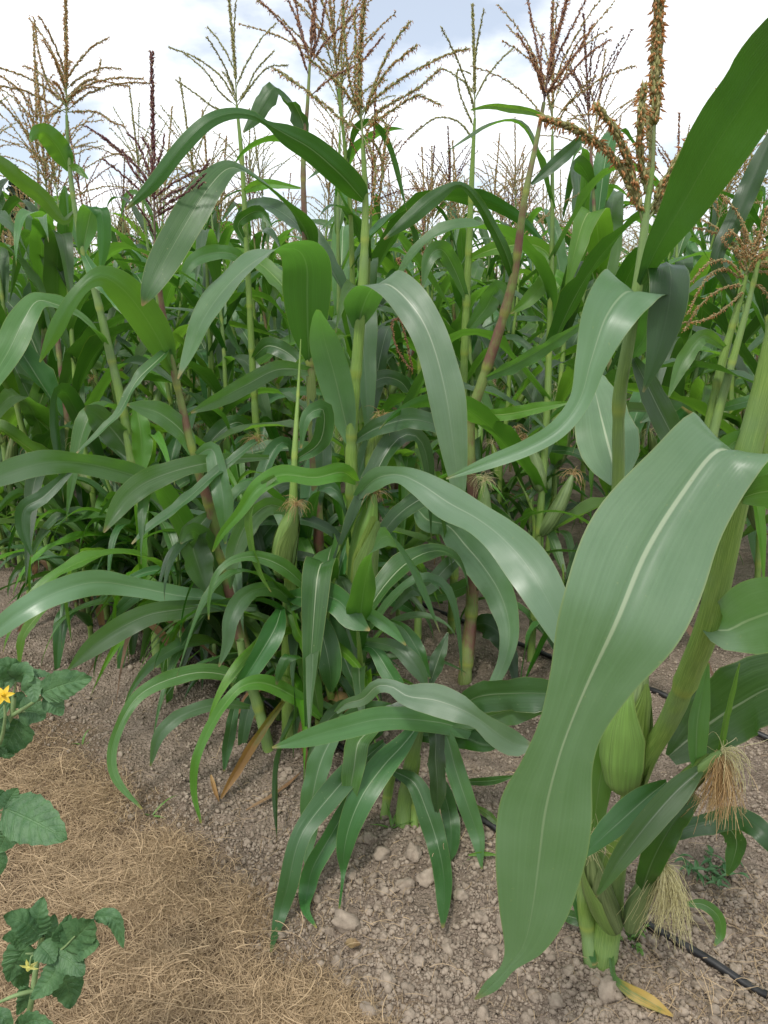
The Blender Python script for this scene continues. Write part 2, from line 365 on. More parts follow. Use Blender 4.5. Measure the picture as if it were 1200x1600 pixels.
def lathe(P, rad, sides=14, ridges=0.0, rg=rng):
    V, Fa = tube(P, rad, sides); n = len(P)
    if ridges:
        V = V.reshape(n, sides, 3); c = np.asarray(P)[:, None]
        k = 1+ridges*np.sin(np.arange(sides)*2.3)[None]*np.sin(np.linspace(0, 3, n))[:, None]
        V = (c+(V-c)*k[..., None]).reshape(-1, 3)
    return V, Fa
HF = 1
def husk_shell(P, rad, a0, width, rg, top=1.0, off=1.06):
    """one overlapping husk leaf: open shell round the ear axis"""
    n = len(P); T = unit(np.gradient(P, axis=0)); ref = np.array([1., .1, .05])
    A = unit(ref[None]-T*(T @ ref)[:, None]); B = np.cross(T, A); t = np.linspace(0, 1, n); m = 9
    x = np.linspace(-1, 1, m); wd = width*np.where(t < top*.55, 1, np.clip((top-t)/(top*.45), 0.02, 1)**.7)
    an = a0+x[None]*wd[:, None]; rr = rad[:, None]*(off+.05*np.abs(x)[None]**2)
    V = np.asarray(P)[:, None]+rr[..., None]*(np.cos(an)[..., None]*A[:, None]+np.sin(an)[..., None]*B[:, None])
    keep = int(n*top); V = V[:keep]
    uv = np.stack(np.broadcast_arrays(((x+1)/2)[None], t[:keep, None]), -1).reshape(-1, 2)
    return V.reshape(-1, 3), grid_faces(keep, m)[:, ::HF], uv
def silk_mesh(name, tip, d, n, ln, rad, mats, rg, origin, spread=.5, fall=1.0):
    acc = Acc(); d = unit(np.asarray(d, float))
    for i in range(n):
        p = np.asarray(tip)+rg.normal(size=3)*rad*3; v = unit(d+rg.normal(size=3)*spread); pts = [p]; l = ln*rg.uniform(.55, 1.1); k = 9
        cur = rg.normal(size=3)*.35
        for j in range(k):
            pts.append(pts[-1]+v*l/k); v = unit(v+np.array([0, 0, -1])*fall*.42+cur*.35+rg.normal(size=3)*.12)
        V, Fa = tube(np.array(pts), np.linspace(rad, rad*.5, k+1), 3); acc.add(V, Fa, 0)
    return acc.mesh(name, mats, origin)
def make_ear(parent, base, tip, rad, org, rg, silk=('silk_brown', 60, .07), shells=3, sides=16, name='ear', silk_dir=None, sr=.00045, fall=1.0, spread=.5):
    base = np.asarray(base, float); tip = np.asarray(tip, float); L = np.linalg.norm(tip-base)
    n = 26; t = np.linspace(0, 1, n); bend = unit(np.cross(tip-base, np.array([.3, 1, .2])))*L*.04
    P = base+(tip-base)*t[:, None]+bend*np.sin(t*3.14)[:, None]
    r = rad*np.interp(t, [0, .06, .25, .5, .75, .92, 1], [.45, .78, 1, .98, .78, .42, .2])
    V, Fa = lathe(P, r, sides, .03); th = np.arange(sides)/sides; th = np.minimum(th, 1-th)*2
    uv = np.stack(np.broadcast_arrays(th[None]*.4+.52, t[:, None]*.9), -1).reshape(-1, 2)
    e = obj(name, make_mesh(name, V-org, Fa, [M['husk']], uv=uv), parent)
    for k in range(shells):
        V, Fa, uv = husk_shell(P, r, rg.uniform(0, 6.28) if k else -1.2, rg.uniform(1.0, 1.5), rg, top=rg.uniform(.78, 1.0), off=1.05+.04*k)
        obj('husk_leaf', make_mesh('husk_leaf', V-org, Fa, [M['husk']], uv=uv), e)
    if silk:
        obj('silk', silk_mesh('silk', P[-1], silk_dir if silk_dir is not None else (tip-base), silk[1], silk[2], sr, [M[silk[0]]], rg, org, spread, fall), e)
    return e

# ================================================================== GROUND
ROWK = [1.27, 2.3, 3.33, 4.36, 5.4, 6.43, 7.46, 8.5, 9.5, 10.5, 11.5, 12.5, 13.6, 14.7, 15.8, 17, 18.2, 19.4, 20.6, 21.8, 23, 24.2]
def ground_h(x, y):
    q = x+y; z = 0.0
    z += .028*math.exp(-((q-1.27)/.22)**2) + .02*math.exp(-((q-2.3)/.25)**2) + .02*math.exp(-((q-3.33)/.25)**2)
    if -3 < x < 3 and y < 4.5:
        v = Vector((x, y, 0)); soil = min(max((q-.72)/.25, .25), 1.0)
        z += .018*mnoise.noise(v*3.1) + soil*(.012*mnoise.noise(v*13) + .010*abs(mnoise.noise(v*34)) + .005*mnoise.noise(v*80))
        z += .016*math.exp(-((q-.62)/.2)**2)*(.6+mnoise.noise(v*4+Vector((7, 1, 0))))
    return z
def axis_(lo, hi, step, far_lo, far_hi):
    a = list(np.arange(lo, hi, step)); g = step; x = a[-1]
    while x < far_hi: g *= 1.22; x += g; a.append(x)
    g = step; x = a[0]; pre = []
    while x > far_lo: g *= 1.22; x -= g; pre.append(x)
    return np.array(pre[::-1]+a)
gx = axis_(-1.5, 1.25, .0095, -900, 900); gy = axis_(.52, 2.7, .0095, -60, 1500)
XX, YY = np.meshgrid(gx, gy); ZZ = np.array([ground_h(float(a), float(b)) for a, b in zip(XX.ravel(), YY.ravel())])
GV = np.column_stack([XX.ravel(), YY.ravel(), ZZ])
def ground_material():
    m, t, o = mat('soil')
    geo = N(t, 'ShaderNodeNewGeometry'); p = geo.outputs['Position']; s = N(t, 'ShaderNodeSeparateXYZ', {0: p})
    q = math_(t, 'ADD', s.outputs[0], s.outputs[1])
    n1 = noise_(t, 4, p, 4); n2 = noise_(t, 38, p, 5, .65); n3 = noise_(t, 150, p, 4, .7); n4 = noise_(t, 9, p, 4)
    c = mixc(t, mrange(t, n1, .35, .65), (.17, .132, .097), (.25, .198, .148))
    c = mixc(t, mrange(t, n2, .4, .75, 0, .75), c, (.36, .285, .225))
    vo = N(t, 'ShaderNodeTexVoronoi', {'Vector': p, 'Scale': 120.0}).outputs['Distance']; vo2 = N(t, 'ShaderNodeTexVoronoi', {'Vector': p, 'Scale': 260.0}).outputs['Distance']
    c = mixc(t, mrange(t, n3, .55, .8, 0, .5), c, (.12, .09, .07))
    # straw litter where the mulch lies, colour darkened as shade between the strands
    st = mrange(t, math_(t, 'SUBTRACT', math_(t, 'ADD', q, math_(t, 'MULTIPLY', n4, -.35)), 0), .55, .80, 1, 0)
    c = mixc(t, math_(t, 'MULTIPLY', st, mrange(t, n3, .3, .6, .5, .95)), c, mixc(t, n2, (.10, .066, .038), (.25, .17, .095)))
    far = mrange(t, s.outputs[1], 20, 45)
    c = mixc(t, far, c, (.06, .10, .035))
    h = math_(t, 'ADD', math_(t, 'MULTIPLY', n2, .5), math_(t, 'MULTIPLY', n3, .3))
    h = math_(t, 'SUBTRACT', h, math_(t, 'ADD', math_(t, 'MULTIPLY', vo, .9), math_(t, 'MULTIPLY', vo2, .5)))
    b = N(t, 'ShaderNodeBump', {'Strength': 1.0, 'Distance': .008, 'Height': h})
    t.links.new(N(t, 'ShaderNodeBsdfPrincipled', {'Base Color': c, 'Roughness': .95, 'Normal': b.outputs[0], 'Specular IOR Level': .2}).outputs[0], o.inputs[0]); return m
M['soil'] = ground_material()
ground = obj('ground', make_mesh('ground', GV, grid_faces(len(gy), len(gx)), [M['soil']]))
tag(ground, kind='structure')

# --- clods: the large ones singly, the crumbs as one mass
def ico(sub):
    import bmesh
    bm = bmesh.new(); bmesh.ops.create_icosphere(bm, subdivisions=sub, radius=1); bm.verts.ensure_lookup_table()
    V = np.array([v.co[:] for v in bm.verts]); Fa = np.array([[v.index for v in f.verts] for f in bm.faces]); bm.free(); return V, Fa
iV, iF = ico(3); jV, jF = ico(1)
clod_me = []
for k in range(9):
    off = Vector((k*7.3, k*3.1, 0)); sc = np.array([rng.uniform(.8, 1.25), rng.uniform(.75, 1.1), rng.uniform(.55, .85)])
    V = np.array([np.array(v)*(1+.45*mnoise.noise(Vector(v)*1.3+off)+.22*mnoise.noise(Vector(v)*3.2+off)+.12*mnoise.noise(Vector(v)*7+off)) for v in iV])*sc
    clod_me.append(make_mesh('clod', V, iF, [M['soil_clod']], smooth=True))
def clod(x, y, r, sink=.25):
    o = obj('clod', clod_me[rng.integers(9)], ground, (x, y, ground_h(x, y)+r*(.5-sink))); o.scale = (r, r, r)
    o.rotation_euler = (rng.uniform(-.5, .5), rng.uniform(-.5, .5), rng.uniform(0, 6.28))
big = [(540, 1432, 19), (595, 1338, 15), (645, 1342, 15), (633, 1385, 14), (600, 1392, 10), (655, 1500, 11), (750, 1440, 12), (768, 1495, 14), (720, 1410, 12), (770, 1540, 10),
       (1120, 1560, 14), (1095, 1545, 9), (950, 1560, 16), (935, 1540, 11), (700, 1478, 9), (515, 1442, 9), (1150, 1510, 9), (835, 1560, 10), (885, 1530, 10), (600, 1455, 9),
       (290, 1040, 7), (285, 1075, 7), (560, 1480, 8), (485, 1385, 9), (1165, 1385, 8), (1095, 1350, 9), (1010, 1430, 9), (1090, 1430, 9), (640, 1575, 9)]
for u, v, r in big:
    g = GP(u, v, .02); clod(g[0], g[1], r*depth(g)/F_PX*1.05)
cnt = 0
while cnt < 268:
    u = rng.uniform(360, 1210); v = rng.uniform(1010, 1610)
    g = GP(u, v, .01); q = g[0]+g[1]
    if q < .80 or q > 1.75 or rng.random() > .35+.65*min(1, (q-.8)/.25): continue
    clod(g[0], g[1], float(np.clip(rng.lognormal(-5.02, .42), .0045, .019))); cnt += 1
CR = []
while len(CR) < 38000:
    a = rng.uniform(0, 1230); b = 1620-620*rng.random()**1.15
    g = GP(a, b, .01); q = g[0]+g[1]
    if q < .70 or rng.random() > min(1, .08+(q-.72)/.22): continue
    if rng.random() > .45+.9*(mnoise.noise(Vector((g[0]*8, g[1]*8, 2.0)))+.3): continue
    CR.append((g[0], g[1], ground_h(g[0], g[1])))
CR = np.array(CR); nC = len(CR); cr = np.clip(rng.lognormal(-6.2, .5, nC), .0011, .0085)
an = rng.uniform(0, 6.28, nC); base = jV[None]*rng.uniform(.62, 1.3, (nC, len(jV), 1)); sxyz = rng.uniform(.65, 1.25, (nC, 1, 3)); base = base*sxyz
bx_ = base[..., 0]*np.cos(an)[:, None]-base[..., 1]*np.sin(an)[:, None]; by_ = base[..., 0]*np.sin(an)[:, None]+base[..., 1]*np.cos(an)[:, None]
CV = np.stack([bx_, by_, base[..., 2]], -1)*cr[:, None, None]+CR[:, None]+np.array([0, 0, 1.])*(cr*.35)[:, None, None]
acc = Acc(); acc.add(CV.reshape(-1, 3), (jF[None]+(np.arange(nC)*len(jV))[:, None, None]).reshape(-1, 3), 0)
tag(obj('soil_crumbs', acc.mesh('soil_crumbs', [M['soil_clod']]), ground), kind='stuff')

# --- straw mulch
M['straw'] = simple('straw', (.17, .115, .06), (.60, .44, .26), 25, .7, (.15, (.6, .45, .25)), island=.8)
def straw_patch(n, sampler, rg):
    ctr = []; 
    while len(ctr) < n:
        p = sampler()
        if p is not None: ctr.append(p)
    ctr = np.array(ctr); L = rg.lognormal(-3.85, .5, n).clip(.006, .08); az = rg.uniform(0, 6.28, n); W = rg.uniform(.00016, .00042, n)*np.where(rg.random(n) < .04, 1.9, 1)
    cur = rg.normal(0, .9, n); tilt = rg.normal(0, .16, n); k = 4; V = np.empty((n, k+1, 2, 3))
    x = ctr[:, 0].copy(); y = ctr[:, 1].copy(); z = ctr[:, 2].copy()+rg.uniform(.001, .013, n)
    for i in range(k+1):
        a = az+cur*(i/k-.5)
        sx, sy = -np.sin(a), np.cos(a); V[:, i, 0] = np.column_stack([x+sx*W, y+sy*W, z]); V[:, i, 1] = np.column_stack([x-sx*W, y-sy*W, z+W*.8])
        x = x+np.cos(a)*L/k; y = y+np.sin(a)*L/k; z = z+np.sin(tilt)*L/k - (i-1.5)*.0009
    f = np.concatenate([np.array([[2*i, 2*i+2, 2*i+3, 2*i+1]]) for i in range(k)])
    Fa = (f[None]+(np.arange(n)*2*(k+1))[:, None, None]).reshape(-1, 4)
    return V.reshape(-1, 3), Fa
def smp_main():
    a = rng.uniform(-60, 640); b = rng.uniform(1080, 1640); g = GP(a, b, .01); q = g[0]+g[1]
    nz_ = mnoise.noise(Vector((g[0]*5, g[1]*5, 3.0)))
    e = .85+.10*nz_
    pr = 1 if q < e-.16 else max(0.02, (e-q)/.16) if q < e else .02
    if q > 1.12 or rng.random() > pr*max(.22, .5+1.5*mnoise.noise(Vector((g[0]*6, g[1]*6, 9.0)))+.7*mnoise.noise(Vector((g[0]*19, g[1]*19, 4.0)))): return None
    return (g[0], g[1], ground_h(g[0], g[1]))
V, Fa = straw_patch(56000, smp_main, rng); V_, F_ = straw_patch(1500, smp_main, rng)
V_[:, 2] += .009; c_ = V_.reshape(-1, 10, 3); m_ = c_.mean(1, keepdims=True); V_ = (m_+(c_-m_)*np.array([1.5, 1.5, 1])).reshape(-1, 3)
Fa = np.concatenate([Fa, F_+len(V)]); V = np.concatenate([V, V_])
tag(obj('straw_mulch', make_mesh('straw_mulch', V, Fa, [M['straw']], smooth=False)), 'golden dry grass mulch spread on the soil beside the tomato plants', 'straw', kind='stuff')
def smp_r():
    a = rng.uniform(1000, 1260); b = rng.uniform(1370, 1620); g = GP(a, b, .01)
    nz_ = mnoise.noise(Vector((g[0]*6, g[1]*6, 5.0)))
    if rng.random() > .25+.9*nz_+ (a-1080)/400: return None
    return (g[0], g[1], ground_h(g[0], g[1]))
def smp_s():
    a = rng.uniform(350, 1210); b = rng.uniform(1120, 1620); g = GP(a, b, .01)
    return (g[0], g[1], ground_h(g[0], g[1]))
Va, Fb = straw_patch(650, smp_r, rng); V2, F2 = straw_patch(1000, smp_s, rng)
tag(obj('straw_litter', make_mesh('straw_litter', np.concatenate([Va, V2]), np.concatenate([Fb, F2+len(Va)]), [M['straw']], smooth=False)), 'loose bits of dry straw scattered over the bare soil under the corn', 'straw', kind='stuff')

# --- drip hoses along the rows
def hose(q, x0, x1, label, r=.0085, sag=.012, seed=0):
    pts = []
    for i, x in enumerate(np.arange(x0, x1, .05)):
        y = q-x+.02*math.sin(x*4+seed); pts.append((x, y, ground_h(x, y)+r*.7+.008*math.sin(x*7+seed)**2))
    P = spline(np.array(pts), len(pts)*4); V, Fa = tube(P, r, 10)
    o = obj('drip_hose', make_mesh('drip_hose', V-P[0], Fa, [M['hose']]), loc=P[0])
    tag(o, label, 'hose', 'drip hoses along the corn rows')
hose(1.405, -2.2, 1.6, 'black drip hose on the soil behind the front row of corn stalks', .0066)
hose(2.46, -1.5, 2.2, 'black drip hose on the soil along the second row of corn', .0070, seed=2)

# ================================================================== HERO CORN PLANTS
def make_plant(label, stalk, leaves=(), tassel=None, ears=(), smat='stalk', nodes=None, stems=(), slim=.82):
    rows = []
    for i, a in enumerate(stalk.split(',')):
        u, v, Y, wp = map(float, a.split())
        p = GP(u, v, .02) if i == 0 else PX(u, v, Y)
        rows.append([*p, slim*wp*depth(p)/F_PX/2])
    rows = np.array(rows); b = rows[0].copy(); b[:3] += np.array([0, 0, -.05]); rows = np.vstack([b, rows])
    org = rows[1, :3].copy(); org[2] = ground_h(org[0], org[1])
    root = empty('corn_plant', org, label, 'corn plant')
    L = np.linalg.norm(np.diff(rows[:, :3], axis=0), axis=1).sum()
    if nodes is None: nodes = np.arange(.06, .93, .135/L*1.0)
    me, Q = stalk_mesh('stalk', rows[:, :3], rows[:, 3], [M[smat]], org, nodes)
    obj('stalk', me, root)
    for st in stems:
        rr = []
        for a in st.split(','):
            u, v, Y, wp = map(float, a.split()); p = PX(u, v, Y) if Y else GP(u, v, .02); rr.append([*p, wp*depth(p)/F_PX/2])
        if float(st.split(',')[0].split()[2]) == 0: rr.insert(0, [rr[0][0], rr[0][1], -.05, rr[0][3]])
        rr = np.array(rr); me, _ = stalk_mesh('tiller', rr[:, :3], rr[:, 3], [M['stalk']], org, [.15, .5, .85]); obj('tiller', me, root)
    for lf in leaves:
        sp, kw = (lf, {}) if isinstance(lf, str) else (lf[0], dict(lf[1]))
        mt = kw.pop('m', 'leaf')
        V, Fa, uv = hero_leaf(sp, **kw)
        obj('leaf', make_mesh('leaf', V-org, Fa, [M[mt]], uv=uv), root)
    if tassel: hero_tassel(root, org, **tassel)
    for e in ears:
        kw = dict(e); bu, bv, by = kw.pop('b'); tu, tv, ty = kw.pop('t'); wpx = kw.pop('w')
        p = PX(bu, bv, by); q_ = PX(tu, tv, ty); make_ear(root, p, q_, wpx*depth(p)/F_PX/2, org, rng, **kw)
    return root
def hero_tassel(root, org, axis, kind='green', br=(), nb=0, sl=.0105, sw=.0015, spike=(0, 0, 5), anth=.5, dens=1.0, **kw):
    P = np.array([PX(*map(float, a.split())) for a in axis.split(',')]); L = np.linalg.norm(P[-1]-P[0]); mats = [M[x] for x in TASSEL[kind]]
    acc = Acc(); tassel_branch(acc, P, rng, sl=sl*1.05, sw=sw*1.15, gap=.0034*dens, per=spike[2], anth=anth, start=.22, stem=.0022, spread=.45)
    tz = obj('tassel', acc.mesh('tassel', mats, org), root)
    paths = [np.array([PX(*map(float, a.split())) for a in b.split(',')]) for b in br]
    if nb: paths += [np.array(p) for p in auto_branches(P[0], P[-1]-P[0], L, nb, rng, **kw)]
    for p in paths:
        acc = Acc(); tassel_branch(acc, p, rng, sl=sl, sw=sw, gap=.0040*dens, per=2 if dens > .9 else 4, anth=anth, start=.06, stem=.0013)
        obj('tassel_branch', acc.mesh('tassel_branch', mats, org), tz)

SH = dict
# ---- A: big plant at the right with the broad pale leaf
make_plant('thick corn stalk with several ears and one broad pale leaf arching down to the soil',
 '940 1505 .94 66, 950 1440 .925 60, 958 1370 .905 52, 974 1285 .88 46, 1008 1190 .84 42, 1044 1128 .80 44, 1078 1050 .75 52, 1110 965 .70 54, 1140 830 .675 55, 1165 720 .665 55, 1200 590 .655 55, 1235 430 .645 50, 1265 300 .64 42',
 [('1152 782 .665 26, 1160 750 .655 66, 1160 716 .635 112, 1126 700 .612 138, 1070 768 .588 166, 1012 862 .558 202, 966 970 .535 190, 922 1062 .54 128, 893 1130 .548 100, 872 1190 .555 108, 852 1270 .57 142, 842 1345 .585 134, 832 1420 .60 104, 818 1478 .615 62, 793 1512 .625 22, 768 1540 .63 24, 742 1562 .635 3', SH(s=24, fold=.06, wave=.09, waves=2.5, n=80, nx=14, m='leaf_pale')),
  ('1106 980 .70 26, 1132 985 .685 60, 1168 970 .66 104, 1215 955 .62 118, 1270 955 .59 110, 1340 1000 .56 60', SH(m='leaf_pale', fold=.25, wave=.06)),
  ('1160 778 .66 18, 1188 770 .64 50, 1240 768 .60 66, 1300 800 .55 60', SH(wave=.15, roll=20)),
  ('1088 1190 .79 26, 1090 1130 .78 34, 1097 1085 .78 24, 1107 1036 .78 3', SH(m='leaf', wave=.05, roll=25)),
  ('1126 1172 .78 10, 1135 1120 .78 10, 1146 1075 .78 8, 1156 1036 .78 2', SH(m='leaf_fresh', fold=.5)),
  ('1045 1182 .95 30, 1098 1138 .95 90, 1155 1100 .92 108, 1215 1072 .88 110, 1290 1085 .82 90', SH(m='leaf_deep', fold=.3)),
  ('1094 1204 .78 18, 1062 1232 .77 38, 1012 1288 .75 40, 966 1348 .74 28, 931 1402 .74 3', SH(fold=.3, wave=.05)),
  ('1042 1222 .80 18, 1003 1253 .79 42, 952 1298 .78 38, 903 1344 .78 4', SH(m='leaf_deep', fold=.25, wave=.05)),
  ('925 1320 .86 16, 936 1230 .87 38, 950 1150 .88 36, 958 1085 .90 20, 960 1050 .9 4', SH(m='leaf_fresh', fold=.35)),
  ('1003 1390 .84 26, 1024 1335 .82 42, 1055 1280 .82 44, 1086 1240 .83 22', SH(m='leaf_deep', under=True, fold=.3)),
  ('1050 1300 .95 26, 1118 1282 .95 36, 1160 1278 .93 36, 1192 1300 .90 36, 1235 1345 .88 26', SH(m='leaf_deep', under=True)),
  ('1128 1282 .95 26, 1150 1312 .95 32, 1145 1345 .95 22, 1136 1368 .95 3', SH(m='leaf_deep', roll=20)),
  ('955 1496 .925 9, 961 1528 .90 9, 985 1548 .88 20, 1020 1568 .86 20, 1052 1588 .85 3', SH(m='leaf_edge', wave=.05)),
  ('1072 1412 .95 8, 1098 1413 .95 16, 1122 1432 .95 18, 1126 1460 .95 14, 1116 1478 .95 3', SH(m='leaf')),
  ('890 1370 .96 8, 903 1415 .94 16, 918 1465 .93 18, 931 1508 .92 10', SH(m='leaf_deep', fold=.5)),
  ('935 1440 .94 16, 905 1436 .95 22, 875 1428 .97 14, 850 1425 .98 3', SH(m='leaf_deep')),
  ('1178 690 .66 26, 1150 690 .67 40, 1125 712 .68 30', SH(m='leaf', wave=.1)),
 ],
 ears=[SH(b=(974, 1234, .84), t=(1004, 1035, .84), w=64, silk=None, shells=4, sides=20),
       SH(b=(962, 1452, .90), t=(922, 1318, .86), w=40, silk=('silk_pale', 70, .05), shells=4, silk_dir=(0, -.3, 1.0), fall=.35),
       SH(b=(1046, 1262, .82), t=(1128, 1174, .77), w=29, silk=('silk_pale', 55, .06), shells=3, silk_dir=(1, -.2, .3), spread=.7),
       SH(b=(985, 1452, .90), t=(1034, 1352, .84), w=31, silk=('silk_pale', 240, .105), shells=3, silk_dir=(.25, -.3, -.5), spread=.45, fall=1.2)],
 stems=['925 1512 0 26, 918 1450 .93 24, 912 1400 .93 22, 915 1340 .93 18'],
 nodes=[.03, .12, .24, .335, .545, .80], slim=.68)
_A = bpy.data.objects['corn_plant']
obj('silk', silk_mesh('silk', PX(1122, 1176, .775), (.15, -.3, -.6), 190, .095, .00045, [M['silk_brown']], rng, np.array(_A.location), .35, 1.3), [c for c in _A.children if c.name.startswith('ear')][2])

# ---- B
make_plant('corn plant with a very thick orange-flowered tassel spike and a long dark leaf reaching skyward',
 '925 1495 .97 40, 936 1300 .95 36, 950 1100 .93 34, 960 900 .90 34, 966 740 .87 34, 968 620 .86 36, 984 525 .85 34, 1000 420 .85 28, 1010 330 .85 20, 1020 262 .85 13',
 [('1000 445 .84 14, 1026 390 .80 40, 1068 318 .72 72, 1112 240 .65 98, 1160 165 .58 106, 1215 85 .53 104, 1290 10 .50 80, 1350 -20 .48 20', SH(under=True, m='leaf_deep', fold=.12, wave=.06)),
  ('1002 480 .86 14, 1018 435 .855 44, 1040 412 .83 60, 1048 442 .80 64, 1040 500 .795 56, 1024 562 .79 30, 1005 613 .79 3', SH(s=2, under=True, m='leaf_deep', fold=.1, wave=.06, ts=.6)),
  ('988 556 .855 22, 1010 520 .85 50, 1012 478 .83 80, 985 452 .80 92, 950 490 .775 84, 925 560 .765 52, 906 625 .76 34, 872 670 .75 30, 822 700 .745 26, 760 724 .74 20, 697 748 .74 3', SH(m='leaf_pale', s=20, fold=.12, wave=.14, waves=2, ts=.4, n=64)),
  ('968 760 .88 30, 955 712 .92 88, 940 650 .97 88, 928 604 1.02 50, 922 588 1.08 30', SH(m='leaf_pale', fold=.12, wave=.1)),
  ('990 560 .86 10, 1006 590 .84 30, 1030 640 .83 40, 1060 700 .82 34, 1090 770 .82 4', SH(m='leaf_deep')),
 ],
 tassel=SH(axis='1020 262 .85, 1024 150 .85, 1031 -45 .85', kind='orange', sl=.0125, sw=.0021, spike=(0, 0, 8), anth=.45, dens=.62,
   br=['1003 345 .85, 985 262 .84, 962 205 .83, 935 168 .82', '1008 300 .85, 1000 235 .84, 1001 180 .83, 1006 138 .83', '1002 330 .85, 962 250 .84, 910 208 .83, 850 184 .82',
       '1012 345 .85, 1040 300 .86, 1072 240 .87, 1102 185 .88', '1016 325 .85, 1050 265 .84, 1085 210 .83, 1120 155 .82', '1010 320 .85, 1018 240 .88, 1012 190 .9, 1000 150 .92']),
 nodes=[.1, .28, .46, .615, .78], slim=.55)

# ---- C centre
make_plant('upright corn plant with bright green stalk and orange tassel, one pale leaf folded over',
 '545 1130 1.62 26, 549 1000 1.62 26, 552 850 1.61 25, 549 690 1.60 22, 558 560 1.60 20, 567 440 1.60 18, 571 320 1.60 12, 567 225 1.60 8',
 [('571 316 1.60 14, 560 303 1.585 36, 533 273 1.55 42, 487 233 1.52 40, 447 210 1.49 30, 417 193 1.47 9, 395 180 1.45 14, 360 177 1.43 18, 325 190 1.41 22, 285 228 1.39 24, 238 288 1.38 20, 196 328 1.37 3', SH(under=True, m='leaf_deep', fold=.14, wave=.06)),
  ('559 515 1.60 18, 566 480 1.58 60, 580 450 1.54 62, 604 442 1.49 60, 634 465 1.45 60, 661 502 1.42 58, 681 552 1.40 56, 698 622 1.38 58, 708 690 1.37 46, 716 755 1.37 26, 720 800 1.37 3', SH(m='leaf_pale', s=-18, fold=.12, wave=.13, waves=3, ts=.6)),
  ('548 697 1.60 10, 537 648 1.585 40, 522 585 1.56 54, 507 532 1.52 48, 500 500 1.47 26, 498 484 1.42 8', SH(m='leaf_pale', fold=.2, wave=.06)),
  ('556 752 1.56 12, 535 738 1.50 30, 492 746 1.44 28, 440 742 1.40 30, 402 762 1.36 26, 372 803 1.34 17, 346 834 1.33 12, 332 862 1.33 3', SH(m='leaf_fresh', wave=.15)),
  ('430 745 1.38 10, 398 770 1.36 14, 389 805 1.35 13, 394 855 1.35 13, 408 897 1.35 12, 424 925 1.35 3', SH(m='leaf_fresh', roll=(0, 60))),
  ('558 775 1.56 14, 588 748 1.50 34, 622 742 1.45 26, 655 755 1.40 40, 700 785 1.35 56, 745 810 1.30 50, 782 838 1.25 58, 822 882 1.20 72, 856 938 1.16 66, 886 1002 1.14 40, 905 1052 1.13 3', SH(m='leaf_pale', fold=.12, wave=.14, waves=2.5)),
  ('552 690 1.6 10, 590 668 1.58 28, 640 655 1.55 34, 690 668 1.5 24, 730 700 1.47 3', SH(m='leaf_deep')),
 ],
 tassel=SH(axis='567 225 1.60, 562 110 1.60, 571 -25 1.60', kind='orange', sl=.012, sw=.0016, anth=.85,
   br=['565 190 1.6, 545 150 1.58, 515 118 1.56, 478 88 1.54', '563 185 1.6, 545 120 1.58, 538 50 1.57, 536 -20 1.57', '566 180 1.6, 585 140 1.58, 615 100 1.56, 650 72 1.54', '566 175 1.6, 590 150 1.6, 640 115 1.6, 700 85 1.6, 730 76 1.6',
       '567 200 1.6, 600 168 1.62, 650 140 1.64, 688 108 1.65', '566 205 1.6, 540 190 1.62, 490 150 1.64, 430 108 1.66', '568 215 1.6, 590 185 1.56, 605 200 1.55, 600 240 1.54', '567 190 1.6, 590 120 1.62, 612 72 1.62, 640 35 1.62',
       '567 210 1.6, 590 230 1.6, 598 270 1.6, 592 310 1.6', '568 215 1.6, 585 250 1.58, 585 290 1.57, 580 330 1.57', '567 200 1.6, 610 175 1.55, 650 150 1.53, 685 162 1.52', '566 195 1.6, 555 130 1.62, 556 70 1.64, 553 15 1.65']),
 ears=[SH(b=(566, 952, 1.58), t=(584, 770, 1.55), w=44, silk=('silk_brown', 40, .05)), SH(b=(580, 745, 1.62), t=(597, 655, 1.62), w=22, silk=('silk_brown', 60, .055))])

